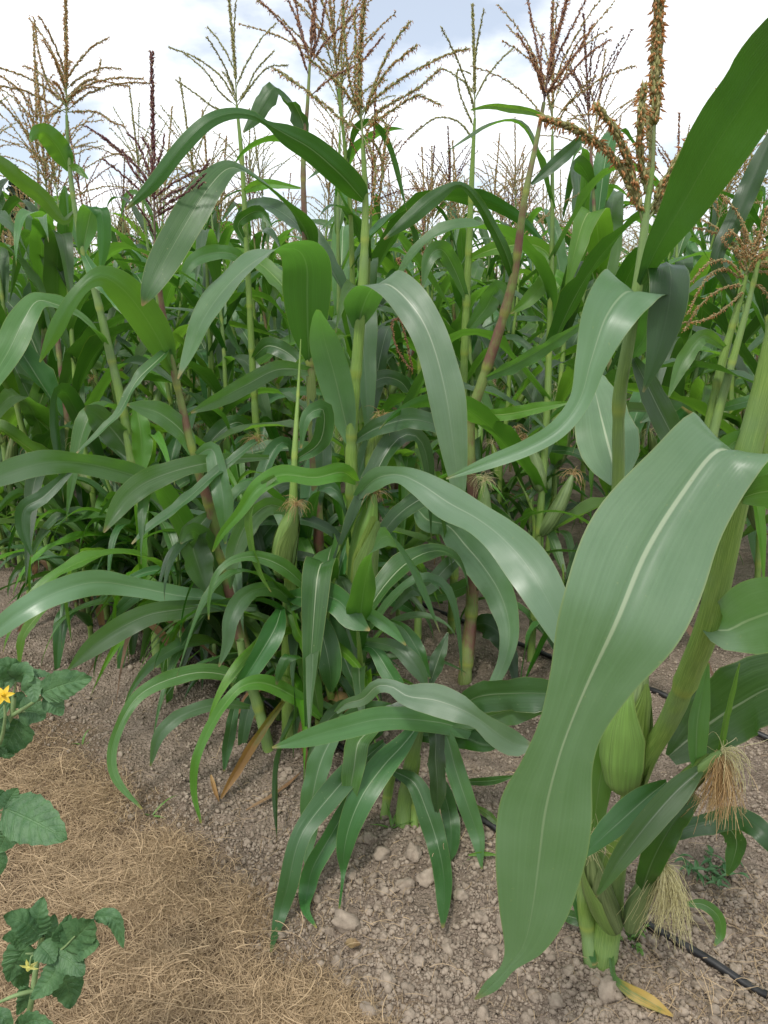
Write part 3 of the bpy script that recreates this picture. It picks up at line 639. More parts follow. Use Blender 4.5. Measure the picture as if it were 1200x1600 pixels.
# ---- D reddish leaning, second row
make_plant('reddish corn stalk leaning right, topped by an upright bronze tassel fanned against the sky',
 '726 1062 1.88 27, 737 950 1.88 23, 740 800 1.88 20, 734 665 1.88 20, 755 592 1.87 19, 785 500 1.85 18, 803 430 1.83 16, 820 310 1.80 12, 838 222 1.80 9, 850 160 1.80 7',
 [('803 436 1.83 12, 790 395 1.8 19, 768 350 1.77 17, 740 305 1.74 14, 716 288 1.72 10, 680 308 1.7 24, 640 342 1.68 22, 600 374 1.66 3', SH(m='leaf_deep', under=True, roll=(20, 0))),
  ('760 590 1.86 10, 800 572 1.83 24, 845 547 1.80 24, 885 522 1.77 18, 930 494 1.75 3', SH(roll=30)),
  ('735 645 1.85 8, 782 648 1.8 20, 845 637 1.75 18, 892 628 1.72 3', SH(m='leaf_fresh')),
  ('740 790 1.88 10, 690 770 1.85 26, 640 790 1.8 30, 600 830 1.75 22, 575 880 1.72 3', SH(m='leaf_deep')),
  ('738 920 1.88 10, 770 900 1.85 30, 820 905 1.8 36, 860 940 1.75 24, 880 990 1.72 3', SH(m='leaf_deep')),
  ('735 980 1.88 14, 760 975 1.84 40, 788 1000 1.8 34, 802 1040 1.78 18, 806 1080 1.77 3', SH(m='leaf_deep', under=True)),
  ('850 185 1.80 4, 835 176 1.79 9, 800 170 1.78 12, 765 166 1.76 8, 735 172 1.75 2', SH(m='leaf_fresh')),
  ('830 288 1.80 6, 860 262 1.81 18, 890 235 1.82 20, 908 218 1.82 12, 915 225 1.82 3', SH(m='leaf_deep')),
  ('738 860 1.88 10, 705 880 1.84 24, 670 915 1.8 26, 640 925 1.78 18, 610 960 1.76 3', SH()),
 ],
 tassel=SH(axis='850 160 1.80, 862 90 1.80, 893 -25 1.80', kind='bronze', anth=.55,
   br=['850 150 1.8, 838 110 1.79, 822 75 1.78, 810 52 1.78', '851 145 1.8, 840 80 1.8, 830 30 1.8, 822 -20 1.8', '852 140 1.8, 860 90 1.81, 862 45 1.82, 863 5 1.82', '853 145 1.8, 880 110 1.8, 905 75 1.8, 926 38 1.8',
       '853 150 1.8, 885 120 1.79, 920 85 1.78, 952 62 1.78', '852 140 1.8, 875 80 1.82, 895 40 1.83, 920 -10 1.84', '850 155 1.8, 846 120 1.83, 845 85 1.84, 848 55 1.85', '853 150 1.8, 870 125 1.76, 890 95 1.74, 912 70 1.73', '852 150 1.8, 845 125 1.77, 838 100 1.76, 832 85 1.75']),
 smat='stalk_red', ears=[SH(b=(762, 835, 1.85), t=(757, 752, 1.83), w=22, silk=('silk_pale', 60, .06))])

# ---- E purple tassel
make_plant('corn plant with a dark purple tassel on a thin red stalk leaning left',
 '408 1128 1.66 26, 365 945 1.63 24, 328 795 1.60 19, 301 705 1.58 16, 281 620 1.57 14, 263 540 1.56 12, 249 450 1.55 10, 242 375 1.55 7',
 [('271 582 1.56 14, 251 536 1.54 46, 222 488 1.50 54, 190 450 1.46 50, 160 432 1.435 34, 136 442 1.42 21, 108 475 1.40 22, 85 520 1.39 22, 62 566 1.38 3', SH(under=True, m='leaf_fresh', fold=.12, wave=.06)),
  ('303 714 1.58 10, 286 676 1.57 30, 250 646 1.55 36, 222 637 1.54 24, 198 632 1.53 3', SH(m='leaf')),
  ('264 545 1.56 8, 246 562 1.52 20, 213 595 1.48 18, 186 643 1.45 14, 150 680 1.42 10, 120 708 1.40 3', SH(m='leaf_deep', roll=40)),
  ('303 715 1.58 8, 330 702 1.56 26, 340 735 1.53 30, 350 790 1.50 30, 352 850 1.5 3', SH(m='leaf')),
  ('368 960 1.63 10, 340 900 1.62 40, 322 850 1.6 40, 300 830 1.55 30, 282 850 1.5 3', SH(m='leaf')),
  ('330 800 1.6 12, 302 840 1.58 44, 312 890 1.56 44, 325 925 1.55 10', SH(m='leaf')),
 ],
 tassel=SH(axis='242 375 1.55, 240 260 1.55, 237 82 1.55', kind='purple', anth=.15, sl=.0095,
   br=['240 300 1.55, 215 262 1.54, 180 228 1.53, 135 198 1.52', '240 305 1.55, 222 270 1.56, 190 240 1.57, 160 215 1.58', '240 330 1.55, 220 300 1.53, 190 272 1.52, 163 250 1.51', '239 285 1.55, 228 255 1.56, 215 225 1.57, 200 208 1.57',
       '240 280 1.55, 248 250 1.55, 255 228 1.55, 257 210 1.55', '241 310 1.55, 268 288 1.54, 298 272 1.53, 322 262 1.52', '241 320 1.55, 270 302 1.57, 300 285 1.58, 328 250 1.58', '242 335 1.55, 262 318 1.53, 290 302 1.52, 320 272 1.51',
       '242 340 1.55, 265 325 1.55, 290 312 1.55, 318 285 1.55', '241 370 1.55, 228 340 1.53, 212 318 1.52, 200 300 1.52', '240 275 1.55, 236 250 1.56, 232 232 1.57, 222 215 1.57', '241 290 1.55, 225 285 1.52, 205 262 1.51, 192 235 1.51']),
 smat='stalk_red')

# ---- F left, thick tan tassel
make_plant('corn plant on the outer row with a bushy tan tassel and pale folded upper leaves',
 '250 1045 1.95 22, 224 820 1.95 19, 201 690 1.95 17, 188 620 1.95 16, 172 552 1.95 15, 150 460 1.95 13, 130 392 1.95 11, 116 320 1.95 9, 107 240 1.95 7, 104 180 1.95 5',
 [('107 268 1.95 10, 99 246 1.94 32, 84 222 1.92 36, 66 207 1.90 28, 52 212 1.87 12, 48 222 1.86 3', SH(under=True, m='leaf_fresh')),
  ('108 262 1.95 6, 118 262 1.94 12, 128 270 1.93 10, 138 280 1.92 2', SH(m='leaf_fresh')),
  ('168 545 1.95 10, 150 518 1.93 36, 120 490 1.88 40, 86 474 1.83 36, 58 470 1.78 30, 38 498 1.74 42, 12 550 1.70 48, -30 620 1.68 30', SH(s=50, under=False, m='leaf', fold=.15, wave=.1, ts=.8)),
  ('128 398 1.95 10, 136 356 1.93 32, 145 325 1.905 32, 158 330 1.885 24, 162 375 1.88 22, 157 428 1.88 3', SH(s=5, wave=.1, ts=.3, under=False)),
  ('206 715 1.95 8, 184 682 1.94 40, 152 648 1.92 38, 132 637 1.90 8', SH()),
  ('212 632 1.9 12, 219 668 1.88 30, 222 705 1.87 30, 222 738 1.86 10', SH(m='leaf_fresh')),
  ('116 330 1.95 6, 100 345 1.93 14, 70 312 1.9 24, 35 285 1.86 26, 0 255 1.83 22, -40 240 1.8 6', SH(m='leaf_fresh', under=True)),
  ('130 395 1.95 8, 150 430 1.9 24, 190 470 1.85 28, 225 520 1.8 14, 235 540 1.8 3', SH(m='leaf_deep')),
 ],
 tassel=SH(axis='104 180 1.95, 103 90 1.95, 103 -20 1.95', kind='tan', anth=.6, nb=16, spread=(30, 75), ln=(.6, .9), droop=.45, along=.3,
   br=['103 165 1.95, 80 140 1.93, 62 90 1.92, 53 28 1.92', '104 160 1.95, 130 130 1.95, 150 120 1.95, 158 95 1.95', '104 170 1.95, 60 180 1.9, 30 140 1.88, 0 118 1.87', '105 175 1.95, 150 175 1.92, 175 190 1.9, 195 198 1.9', '105 150 1.95, 140 125 1.97, 175 130 1.98, 200 135 1.98']))

# ---- G behind C
make_plant('corn plant with purplish upper stalk and a wide dark leaf hanging open in front',
 '505 1052 1.80 20, 496 800 1.80 19, 488 650 1.80 18, 482 480 1.80 15, 476 350 1.80 11, 474 250 1.80 9, 480 170 1.80 7, 484 100 1.80 5',
 [('488 392 1.80 16, 474 350 1.77 46, 442 312 1.72 48, 400 278 1.66 36, 362 261 1.61 32, 328 290 1.56 46, 290 350 1.52 56, 256 410 1.50 50, 233 455 1.48 28, 222 478 1.48 3', SH(s=38, m='leaf_deep', fold=.12, wave=.06, ts=.75)),
  ('483 565 1.79 14, 481 520 1.76 54, 480 460 1.73 76, 479 415 1.70 76, 466 390 1.655 66, 436 388 1.61 56, 400 405 1.57 62, 355 445 1.53 66, 318 497 1.51 52, 295 552 1.49 28, 278 592 1.48 3', SH(m='leaf_pale', s=-10, fold=.1, wave=.14, waves=2, ts=.75, roll=(0, 0, 25, 35))),
  ('488 580 1.80 14, 435 577 1.75 26, 384 602 1.70 28, 334 628 1.66 22, 298 645 1.64 3', SH(m='leaf')),
  ('480 218 1.80 8, 470 185 1.80 32, 452 155 1.79 36, 430 137 1.77 26, 416 152 1.755 32, 400 180 1.75 24, 380 207 1.745 3', SH(s=45, m='leaf_deep', ts=.3, under=False)),
  ('487 620 1.8 10, 500 660 1.75 26, 505 720 1.72 26, 500 790 1.7 4', SH(m='leaf_deep')),
  ('493 780 1.8 10, 450 800 1.76 30, 410 840 1.72 34, 380 900 1.7 24, 370 950 1.7 3', SH(m='leaf_deep')),
 ],
 tassel=SH(axis='484 100 1.80, 488 50 1.80, 494 -30 1.80', kind='bronze', anth=.45,
   br=['483 120 1.8, 465 70 1.78, 435 30 1.77, 405 0 1.76', '484 95 1.8, 470 50 1.8, 455 10 1.8, 440 -20 1.8', '485 100 1.8, 505 70 1.8, 530 45 1.8, 560 15 1.8', '484 98 1.8, 500 50 1.82, 508 10 1.83, 515 -20 1.83', '485 150 1.8, 520 120 1.78, 560 100 1.76, 600 55 1.75', '484 90 1.8, 474 60 1.83, 465 20 1.84, 460 -15 1.84', '485 95 1.8, 492 60 1.77, 490 25 1.76, 478 -10 1.76']),
 smat='stalk_red')

# ---- J right edge with nodding tan tassel
make_plant('pair of corn stalks leaning right with a bushy tan tassel nodding over at their top',
 '1062 915 1.75 22, 1090 770 1.75 21, 1107 670 1.75 19, 1130 560 1.75 15, 1150 490 1.75 12, 1166 430 1.75 8',
 [('1085 700 1.75 10, 1060 720 1.72 40, 1045 680 1.7 34, 1075 640 1.68 20', SH(m='leaf_deep', under=True)),
  ('1120 640 1.75 8, 1150 632 1.72 18, 1190 622 1.7 16, 1230 620 1.68 4', SH()),
  ('1135 545 1.75 8, 1100 525 1.72 22, 1070 560 1.7 26, 1045 620 1.68 3', SH(m='leaf_fresh')),
  ('1105 690 1.75 8, 1075 650 1.72 26, 1035 640 1.7 30, 1000 660 1.68 3', SH()),
  ('1155 480 1.75 6, 1135 440 1.74 16, 1120 405 1.74 20, 1150 340 1.75 30, 1185 260 1.76 30, 1215 190 1.77 8', SH(m='leaf_deep', under=True)),
 ],
 tassel=SH(axis='1166 430 1.75, 1182 385 1.73, 1200 325 1.71', kind='tan', anth=.5, sl=.011, sw=.0018, nb=14, spread=(40, 100), ln=(.9, 1.7), droop=.5,
   br=['1165 440 1.75, 1130 420 1.73, 1100 440 1.7, 1075 490 1.68', '1165 445 1.75, 1130 450 1.72, 1095 475 1.7, 1070 515 1.69', '1166 440 1.75, 1140 410 1.73, 1110 410 1.71, 1080 440 1.7', '1166 450 1.75, 1135 480 1.72, 1100 500 1.7, 1065 505 1.69', '1166 430 1.75, 1150 395 1.74, 1130 375 1.73, 1145 360 1.73',
       '1167 440 1.75, 1190 450 1.73, 1210 480 1.72, 1225 520 1.71', '1166 430 1.75, 1190 410 1.75, 1215 420 1.74, 1235 460 1.73']),
 stems=['1100 735 1.72 15, 1118 662 1.72 14, 1140 580 1.72 12, 1165 490 1.72 9, 1190 390 1.72 6'])

# ---- H, I slim distant pale tassels
make_plant('slim corn plant whose pale green tassel stands against the sky beside the purple tassel',
 '415 965 2.35 16, 402 700 2.35 14, 394 560 2.35 12, 386 400 2.35 10, 378 250 2.35 8, 370 165 2.35 5',
 [('388 430 2.35 6, 370 400 2.3 20, 335 395 2.25 24, 300 410 2.2 20, 280 450 2.18 3', SH()), ('380 300 2.35 5, 400 290 2.32 16, 425 288 2.3 14, 470 294 2.28 3', SH(m='leaf_fresh')),
  ('395 560 2.35 8, 420 540 2.3 26, 460 560 2.25 24, 490 610 2.2 3', SH(m='leaf_deep')), ('400 680 2.35 8, 370 660 2.3 26, 330 690 2.25 26, 310 750 2.2 3', SH(m='leaf_deep')),
  ('384 380 2.35 6, 372 350 2.33 16, 405 330 2.3 20, 425 355 2.28 3', SH(m='leaf_deep'))],
 tassel=SH(axis='370 165 2.35, 366 90 2.35, 356 -20 2.35', kind='green', anth=.3, nb=5,
   br=['369 160 2.35, 345 120 2.33, 305 90 2.31, 265 74 2.3', '369 165 2.35, 345 145 2.33, 320 110 2.31, 290 85 2.3', '370 160 2.35, 385 140 2.35, 400 110 2.35, 428 80 2.35', '370 170 2.35, 340 170 2.33, 310 150 2.31, 275 125 2.3', '371 165 2.35, 395 130 2.33, 420 105 2.32, 450 102 2.31']),
 ears=[SH(b=(415, 770, 2.3), t=(400, 690, 2.28), w=24, silk=('silk_brown', 70, .08))])
make_plant('slim light green corn stalk with tall narrow tassel spike, next to the reddish stalk',
 '705 985 2.15 16, 720 700 2.15 14, 728 490 2.15 14, 735 330 2.15 11, 740 220 2.15 7, 742 185 2.15 5',
 [('737 402 2.15 10, 775 388 2.10 22, 830 382 2.05 26, 858 400 2.02 24, 854 436 2.00 26, 826 468 1.99 22, 797 490 1.98 3', SH(m='leaf_fresh', wave=.06)),
  ('730 470 2.15 8, 710 420 2.1 24, 690 390 2.05 28, 672 400 2.02 24, 660 450 2.0 3', SH()), ('728 520 2.15 8, 760 480 2.1 30, 778 450 2.07 30, 790 470 2.05 20, 795 520 2.04 3', SH()),
  ('722 660 2.15 8, 690 640 2.1 26, 650 660 2.05 26, 620 700 2.02 3', SH(m='leaf_deep')), ('715 800 2.15 8, 750 790 2.1 26, 790 820 2.05 26, 815 870 2.02 3', SH(m='leaf_deep'))],
 tassel=SH(axis='742 185 2.15, 741 100 2.15, 738 8 2.15', kind='green', anth=.15, nb=5, spread=(30, 60),
   br=['741 200 2.15, 720 150 2.13, 715 110 2.12, 735 115 2.12', '741 220 2.15, 715 190 2.15, 680 185 2.15, 640 215 2.15']))
# ---- K
make_plant('short thin corn stalk with a leaf curling down over bare soil between the rows',
 '652 1005 2.1 14, 655 900 2.1 13, 652 740 2.1 11, 655 620 2.1 9, 656 480 2.1 6',
 [('652 795 2.05 14, 668 812 1.98 36, 700 822 1.88 36, 728 853 1.78 56, 757 888 1.7 54, 783 932 1.62 50, 796 984 1.57 34, 788 1033 1.54 22, 770 1072 1.52 15, 759 1100 1.51 3', SH(m='leaf_pale', wave=.14, fold=.12)),
  ('656 650 2.1 6, 630 600 2.07 20, 600 590 2.05 26, 570 610 2.02 20, 555 650 2.0 3', SH(m='leaf_deep')),
  ('655 935 2.1 8, 690 930 2.05 20, 730 915 2.0 24, 760 900 1.96 14, 790 895 1.93 3', SH(m='leaf')),
  ('654 960 2.1 8, 620 940 2.05 22, 590 930 2.0 24, 565 950 1.97 3', SH(m='leaf_deep'))],
 tassel=SH(axis='656 480 2.1, 640 440 2.1, 622 405 2.1', kind='bronze', anth=.7, br=['655 500 2.1, 625 490 2.05, 635 530 2.03, 645 580 2.03', '655 510 2.1, 615 500 2.03, 618 540 2.02, 640 575 2.01', '655 490 2.1, 660 430 2.08, 663 380 2.07, 660 340 2.07']))
# ---- clump between C and E (leaves low on the left)
make_plant('bushy corn clump whose long drooping leaves trail left over the bare soil',
 '452 1160 1.55 26, 450 1060 1.54 26, 452 940 1.52 24, 455 850 1.5 22, 458 780 1.5 16, 461 700 1.52 11, 466 610 1.58 6, 470 530 1.62 2',
 [('380 960 1.60 14, 330 937 1.57 24, 277 930 1.54 30, 215 918 1.50 30, 150 910 1.45 42, 90 925 1.40 40, 35 954 1.36 36, -15 992 1.33 24, -50 1024 1.3 3', SH(m='leaf_pale', wave=.1, fold=.15)),
  ('400 950 1.6 12, 340 945 1.57 20, 285 952 1.53 30, 235 960 1.49 34, 187 982 1.45 38, 143 1012 1.42 30, 105 1048 1.40 3', SH(wave=.08)),
  ('85 935 1.48 10, 54 967 1.45 17, 35 997 1.43 15, 30 1045 1.42 3', SH(m='leaf_fresh', roll=30)),
  ('405 1075 1.52 10, 373 1060 1.50 20, 317 1050 1.45 27, 260 1063 1.40 25, 217 1087 1.36 20, 190 1127 1.32 16, 174 1178 1.29 15, 182 1218 1.27 13, 222 1264 1.25 3', SH(m='leaf')),
  ('500 1122 1.40 10, 462 1090 1.38 24, 412 1067 1.35 26, 377 1073 1.32 19, 350 1102 1.30 17, 324 1143 1.28 16, 306 1190 1.26 14, 303 1238 1.25 10, 314 1286 1.24 3', SH(m='leaf_fresh')),
  ('500 1120 1.41 12, 489 1068 1.40 30, 471 1028 1.38 24, 450 1026 1.36 18, 437 1050 1.35 15, 432 1070 1.35 3', SH(m='leaf_fresh', s=15, under=False)),
  ('390 1105 1.42 8, 345 1100 1.38 18, 290 1115 1.34 22, 251 1146 1.31 20, 235 1197 1.30 3', SH(m='leaf')),
  ('442 1095 1.46 9, 405 1148 1.40 15, 372 1200 1.36 16, 345 1248 1.33 4', SH(m='leaf_dry', fold=.5)),
  ('462 1118 1.52 10, 472 1150 1.50 12, 480 1205 1.47 5', SH(m='leaf_dead', fold=.5)),
  ('370 1090 1.45 10, 362 1130 1.43 18, 355 1170 1.42 16, 350 1205 1.42 3', SH(m='leaf_deep')),
  ('455 940 1.50 14, 430 920 1.46 26, 398 922 1.41 24, 374 940 1.37 30, 360 972 1.34 25, 356 1005 1.33 18, 342 1042 1.32 3', SH(wave=.12)),
  ('452 930 1.50 14, 468 933 1.46 28, 500 930 1.42 46, 530 940 1.38 44, 553 968 1.35 36, 578 985 1.34 3', SH(m='leaf_deep', wave=.1)),
  ('486 925 1.46 12, 444 887 1.40 25, 400 870 1.35 19, 360 877 1.31 12, 337 900 1.29 9, 327 935 1.28 6, 326 968 1.28 2', SH(m='leaf')),
  ('455 950 1.48 10, 505 930 1.44 14, 567 953 1.38 20, 607 980 1.35 20, 634 1008 1.34 3', SH(m='leaf')),
  ('440 950 1.48 12, 428 985 1.42 36, 402 1030 1.38 33, 378 1066 1.36 22, 360 1085 1.36 3', SH(m='leaf_deep', wave=.05)),
  ('470 930 1.48 12, 490 958 1.44 26, 507 1003 1.41 42, 516 1050 1.39 35, 517 1084 1.39 3', SH(m='leaf_deep', wave=.05)),
  ('452 940 1.5 10, 462 980 1.46 18, 477 1010 1.45 18, 482 1040 1.44 3', SH(m='leaf_fresh', roll=40)),
  ('262 792 1.70 10, 228 752 1.66 34, 170 732 1.60 36, 110 722 1.55 34, 60 725 1.50 42, 0 745 1.45 36, -50 772 1.4 8', SH(m='leaf', wave=.12)),
  ('420 715 1.64 8, 367 717 1.60 18, 293 730 1.52 32, 233 751 1.46 38, 200 774 1.42 36, 180 800 1.39 26, 162 832 1.37 3', SH(m='leaf')),
  ('400 690 1.60 8, 393 694 1.58 13, 333 743 1.52 18, 283 787 1.46 19, 233 824 1.41 14, 206 850 1.39 3', SH(m='leaf_deep', roll=35)),
  ('110 735 1.78 10, 67 777 1.74 24, 38 795 1.72 24, 36 828 1.71 20, 50 870 1.7 3', SH(m='leaf_deep')),
  ('460 720 1.52 10, 500 690 1.5 28, 505 640 1.48 30, 480 650 1.46 20, 470 700 1.45 3', SH(m='leaf_deep')),
  ('458 800 1.5 12, 420 790 1.47 30, 385 820 1.44 34, 365 870 1.42 26, 360 920 1.41 3', SH(m='leaf')),
 ],
 tassel=None,
 ears=[SH(b=(440, 900, 1.5), t=(462, 790, 1.47), w=36, silk=('silk_brown', 60, .05)), SH(b=(478, 1020, 1.5), t=(482, 960, 1.48), w=18, silk=('silk_brown', 30, .03))],
 stems=['420 1175 0 18, 402 1100 1.50 17, 385 1050 1.50 15, 375 1000 1.5 12', '520 1110 0 24, 512 1040 1.6 22, 508 960 1.6 20', '560 1090 0 22, 552 1020 1.68 20, 560 950 1.68 16', '500 1170 0 18, 500 1120 1.42 14'])
# ---- low tiller clump in the middle
make_plant('low clump of dark corn tillers with long leaves hanging to the ground beside the clods',
 '628 1298 1.25 30, 634 1240 1.24 28, 645 1180 1.23 26, 655 1135 1.22 20, 660 1105 1.22 12',
 [('770 1152 1.24 14, 735 1142 1.22 26, 680 1128 1.19 34, 600 1123 1.13 38, 533 1138 1.08 36, 477 1154 1.05 27, 425 1168 1.03 3', SH(fold=.12, wave=.05, m='leaf')),
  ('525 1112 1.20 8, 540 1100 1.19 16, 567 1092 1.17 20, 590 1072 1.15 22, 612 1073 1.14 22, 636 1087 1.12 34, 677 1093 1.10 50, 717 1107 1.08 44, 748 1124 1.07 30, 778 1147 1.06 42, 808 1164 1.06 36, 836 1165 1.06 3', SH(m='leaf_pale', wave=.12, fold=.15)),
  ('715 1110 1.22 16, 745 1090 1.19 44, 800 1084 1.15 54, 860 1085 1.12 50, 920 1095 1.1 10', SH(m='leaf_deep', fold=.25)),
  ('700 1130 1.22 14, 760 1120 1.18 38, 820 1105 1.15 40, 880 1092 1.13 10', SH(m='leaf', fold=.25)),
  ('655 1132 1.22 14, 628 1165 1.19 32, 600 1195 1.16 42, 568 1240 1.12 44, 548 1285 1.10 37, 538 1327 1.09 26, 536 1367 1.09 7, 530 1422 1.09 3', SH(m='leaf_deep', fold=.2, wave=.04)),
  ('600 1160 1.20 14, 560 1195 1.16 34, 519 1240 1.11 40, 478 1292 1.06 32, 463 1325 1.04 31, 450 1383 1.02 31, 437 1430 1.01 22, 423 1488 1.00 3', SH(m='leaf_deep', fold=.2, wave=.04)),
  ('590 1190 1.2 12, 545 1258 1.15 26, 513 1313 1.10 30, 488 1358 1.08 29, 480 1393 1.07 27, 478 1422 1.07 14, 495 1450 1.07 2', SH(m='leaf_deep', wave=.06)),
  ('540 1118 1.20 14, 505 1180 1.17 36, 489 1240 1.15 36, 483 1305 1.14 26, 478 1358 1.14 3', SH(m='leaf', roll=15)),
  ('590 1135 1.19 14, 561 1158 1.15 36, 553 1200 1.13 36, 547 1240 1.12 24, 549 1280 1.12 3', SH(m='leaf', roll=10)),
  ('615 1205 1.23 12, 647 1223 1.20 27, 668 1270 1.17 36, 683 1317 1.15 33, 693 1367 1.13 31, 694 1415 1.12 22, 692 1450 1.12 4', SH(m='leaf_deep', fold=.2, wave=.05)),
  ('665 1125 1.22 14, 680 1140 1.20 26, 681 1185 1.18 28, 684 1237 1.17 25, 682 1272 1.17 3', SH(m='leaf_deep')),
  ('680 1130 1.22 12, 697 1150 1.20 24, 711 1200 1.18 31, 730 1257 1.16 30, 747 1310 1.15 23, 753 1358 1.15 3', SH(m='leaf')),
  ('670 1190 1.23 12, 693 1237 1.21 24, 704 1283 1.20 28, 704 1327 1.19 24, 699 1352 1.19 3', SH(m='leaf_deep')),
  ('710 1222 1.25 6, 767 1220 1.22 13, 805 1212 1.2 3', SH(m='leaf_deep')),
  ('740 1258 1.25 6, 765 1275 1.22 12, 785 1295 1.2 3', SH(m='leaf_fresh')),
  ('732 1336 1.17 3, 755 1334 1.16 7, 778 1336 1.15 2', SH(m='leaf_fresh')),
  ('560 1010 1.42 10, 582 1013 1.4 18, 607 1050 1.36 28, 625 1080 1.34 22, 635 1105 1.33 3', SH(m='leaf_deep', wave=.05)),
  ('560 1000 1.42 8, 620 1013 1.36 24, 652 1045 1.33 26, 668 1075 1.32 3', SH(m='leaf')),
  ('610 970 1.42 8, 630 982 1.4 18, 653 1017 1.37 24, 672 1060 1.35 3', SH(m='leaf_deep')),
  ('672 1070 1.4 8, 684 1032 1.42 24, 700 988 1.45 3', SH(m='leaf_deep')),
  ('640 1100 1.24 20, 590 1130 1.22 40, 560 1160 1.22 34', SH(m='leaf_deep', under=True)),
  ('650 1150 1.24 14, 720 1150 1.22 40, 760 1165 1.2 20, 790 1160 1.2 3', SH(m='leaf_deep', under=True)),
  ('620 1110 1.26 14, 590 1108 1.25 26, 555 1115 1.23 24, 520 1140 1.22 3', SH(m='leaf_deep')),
 ],
 stems=['600 1285 0 14, 606 1240 1.27 14, 620 1180 1.25 12', '648 1300 0 14, 645 1250 1.24 13, 652 1180 1.24 11'])

# ================================================================== FIELD PLANTS (built once per kind, then copied)
def free_leaf(p0, az, L, W, e0, drop, twist, rg, n=18, nx=6, bend=None, kink=None):
    C = [np.array(p0, float)]; st = L/(n-1); a = az; es = []
    for i in range(n-1):
        t = i/(n-2); e = e0-(e0+drop)*(t**bend) if kink is None else e0-.25*t-(e0+drop-.25)/(1+math.exp(-(t-kink)/.055))
        a += rg.normal(0, .02)+twist*.012
        C.append(C[-1]+st*np.array([math.cos(a)*math.cos(e), math.sin(a)*math.cos(e), math.sin(e)]))
    C = np.array(C); t = np.linspace(0, 1, n); T = unit(np.gradient(C, axis=0))
    S = np.tile(np.array([-math.sin(az), math.cos(az), 0]), (n, 1)); S = unit(S-T*(S*T).sum(1)[:, None])
    r = (twist*t**1.6)[:, None]; S = unit(S*np.cos(r)+np.cross(T, S)*np.sin(r)); Nn = np.cross(T, S)
    up = np.sign(Nn[1, 2]) if abs(Nn[1, 2]) > .05 else 1
    if up < 0: S = -S; Nn = -Nn
    Wd = W*1.06*np.minimum(.35+2.6*t, 1)*np.clip(1-t**1.75, .01, 1)**1.05
    V, Fa, uv = blade(C, Wd, S, Nn, nx, rg.uniform(.18, .42), .17, L*6, rg)
    f0 = Fa[len(Fa)//3]; nn = np.cross(V[f0[1]]-V[f0[0]], V[f0[3]]-V[f0[0]])
    if nn @ Nn[f0[0]//(nx+1)] < 0: Fa = Fa[:, ::-1]
    return V, Fa, uv
O3 = np.zeros(3)
FIELD_LABEL = 'corn plant standing in the inner rows'
FIELD_GROUP = 'corn plants in the inner rows of the field'
def proto(seed, far=False):
    rg = np.random.default_rng(100+seed); h = rg.uniform(1.18, 1.45); root = empty('corn_plant', O3, FIELD_LABEL, 'corn plant', FIELD_GROUP)
    lean = rg.normal(0, .05, 2); zs = np.linspace(0, 1, 7); P = np.column_stack([lean[0]*zs**1.5*h+rg.normal(0, .006, 7)*(zs > .1), lean[1]*zs**1.5*h+rg.normal(0, .006, 7)*(zs > .1), zs*h]); P[0, 2] = -.05
    rad = np.interp(zs, [0, .5, .8, 1], [.0100, .0088, .0058, .0032])
    nn = int(rg.integers(11, 14)); fr = np.linspace(.05, .89, nn)
    smat = 'stalk_red' if seed in (3, 8) else 'stalk'
    me, Q = stalk_mesh('stalk', P, rad, [M[smat]], O3, fr, sides=8, seg=70); obj('stalk', me, root)
    az0 = rg.uniform(0, 6.28)
    for k, f in enumerate(fr[1:]):
        p = Q[int(f*69), :3]; ff = k/(nn-2); az = az0+math.pi*k+rg.normal(0, .45)
        L = np.interp(ff, [0, .35, .75, 1], [.55, .78, .68, .36])*rg.uniform(.85, 1.2); W = np.interp(ff, [0, .4, .8, 1], [.055, .088, .080, .046])*rg.uniform(.85, 1.15)
        e0 = R(np.interp(ff, [0, .5, 1], [42, 58, 68])+rg.normal(0, 8)); drop = R(rg.uniform(45, 85)) if rg.random() < .7 else R(rg.uniform(5, 35))
        if k < 1: L *= .62; W *= .7; e0 = R(20); drop = R(80)
        V, Fa, uv = free_leaf(p, az, L, W, e0, drop, rg.normal(0, 1.1), rg, n=24, bend=rg.uniform(.8, 1.9), kink=rg.uniform(.3, .75) if rg.random() < .42 else None)
        mt = rg.choice(['leaf', 'leaf', 'leaf', 'leaf_deep', 'leaf_deep', 'leaf_fresh'])
        if k < 1 and rg.random() < .6: mt = 'leaf_dead'
        obj('leaf', make_mesh('leaf', V, Fa, [M[mt]], uv=uv), root)
    kind = ['green', 'tan', 'orange', 'tan', 'green', 'bronze', 'green', 'tan', 'purple', 'tan'][seed % 10]
    top = P[-1]; ax = unit(P[-1]-P[-2]); L = rg.uniform(.28, .40); acc = Acc()
    tassel_branch(acc, [top-ax*.02, top+ax*L*.5, top+ax*L], rg, sl=.0105, sw=.0022, gap=.005, per=3, anth=.5, start=.2, stem=.002)
    for b in auto_branches(top, ax, L, int(rg.integers(10, 18)), rg, spread=(22, 66), ln=(.55, .9), droop=rg.uniform(.15, .5)):
        tassel_branch(acc, b, rg, sl=.0105, sw=.0021, gap=.0062, per=1, anth=.45, start=.08)
    obj('tassel', acc.mesh('tassel', [M[x] for x in TASSEL[kind]]), root)
    for k in range(int(rg.integers(1, 3))):
        f = fr[3+k]; p = Q[int(f*69), :3]; a = az0+math.pi*k+rg.normal(0, .4); d = np.array([math.cos(a)*.36, math.sin(a)*.36, .93])
        make_ear(root, p+d*.01, p+d*rg.uniform(.15, .19), rg.uniform(.018, .023), O3, rg, silk=(rg.choice(['silk_brown', 'silk_brown', 'silk_pale']), 26, .06), shells=1, sides=10, sr=.0007)
    return root
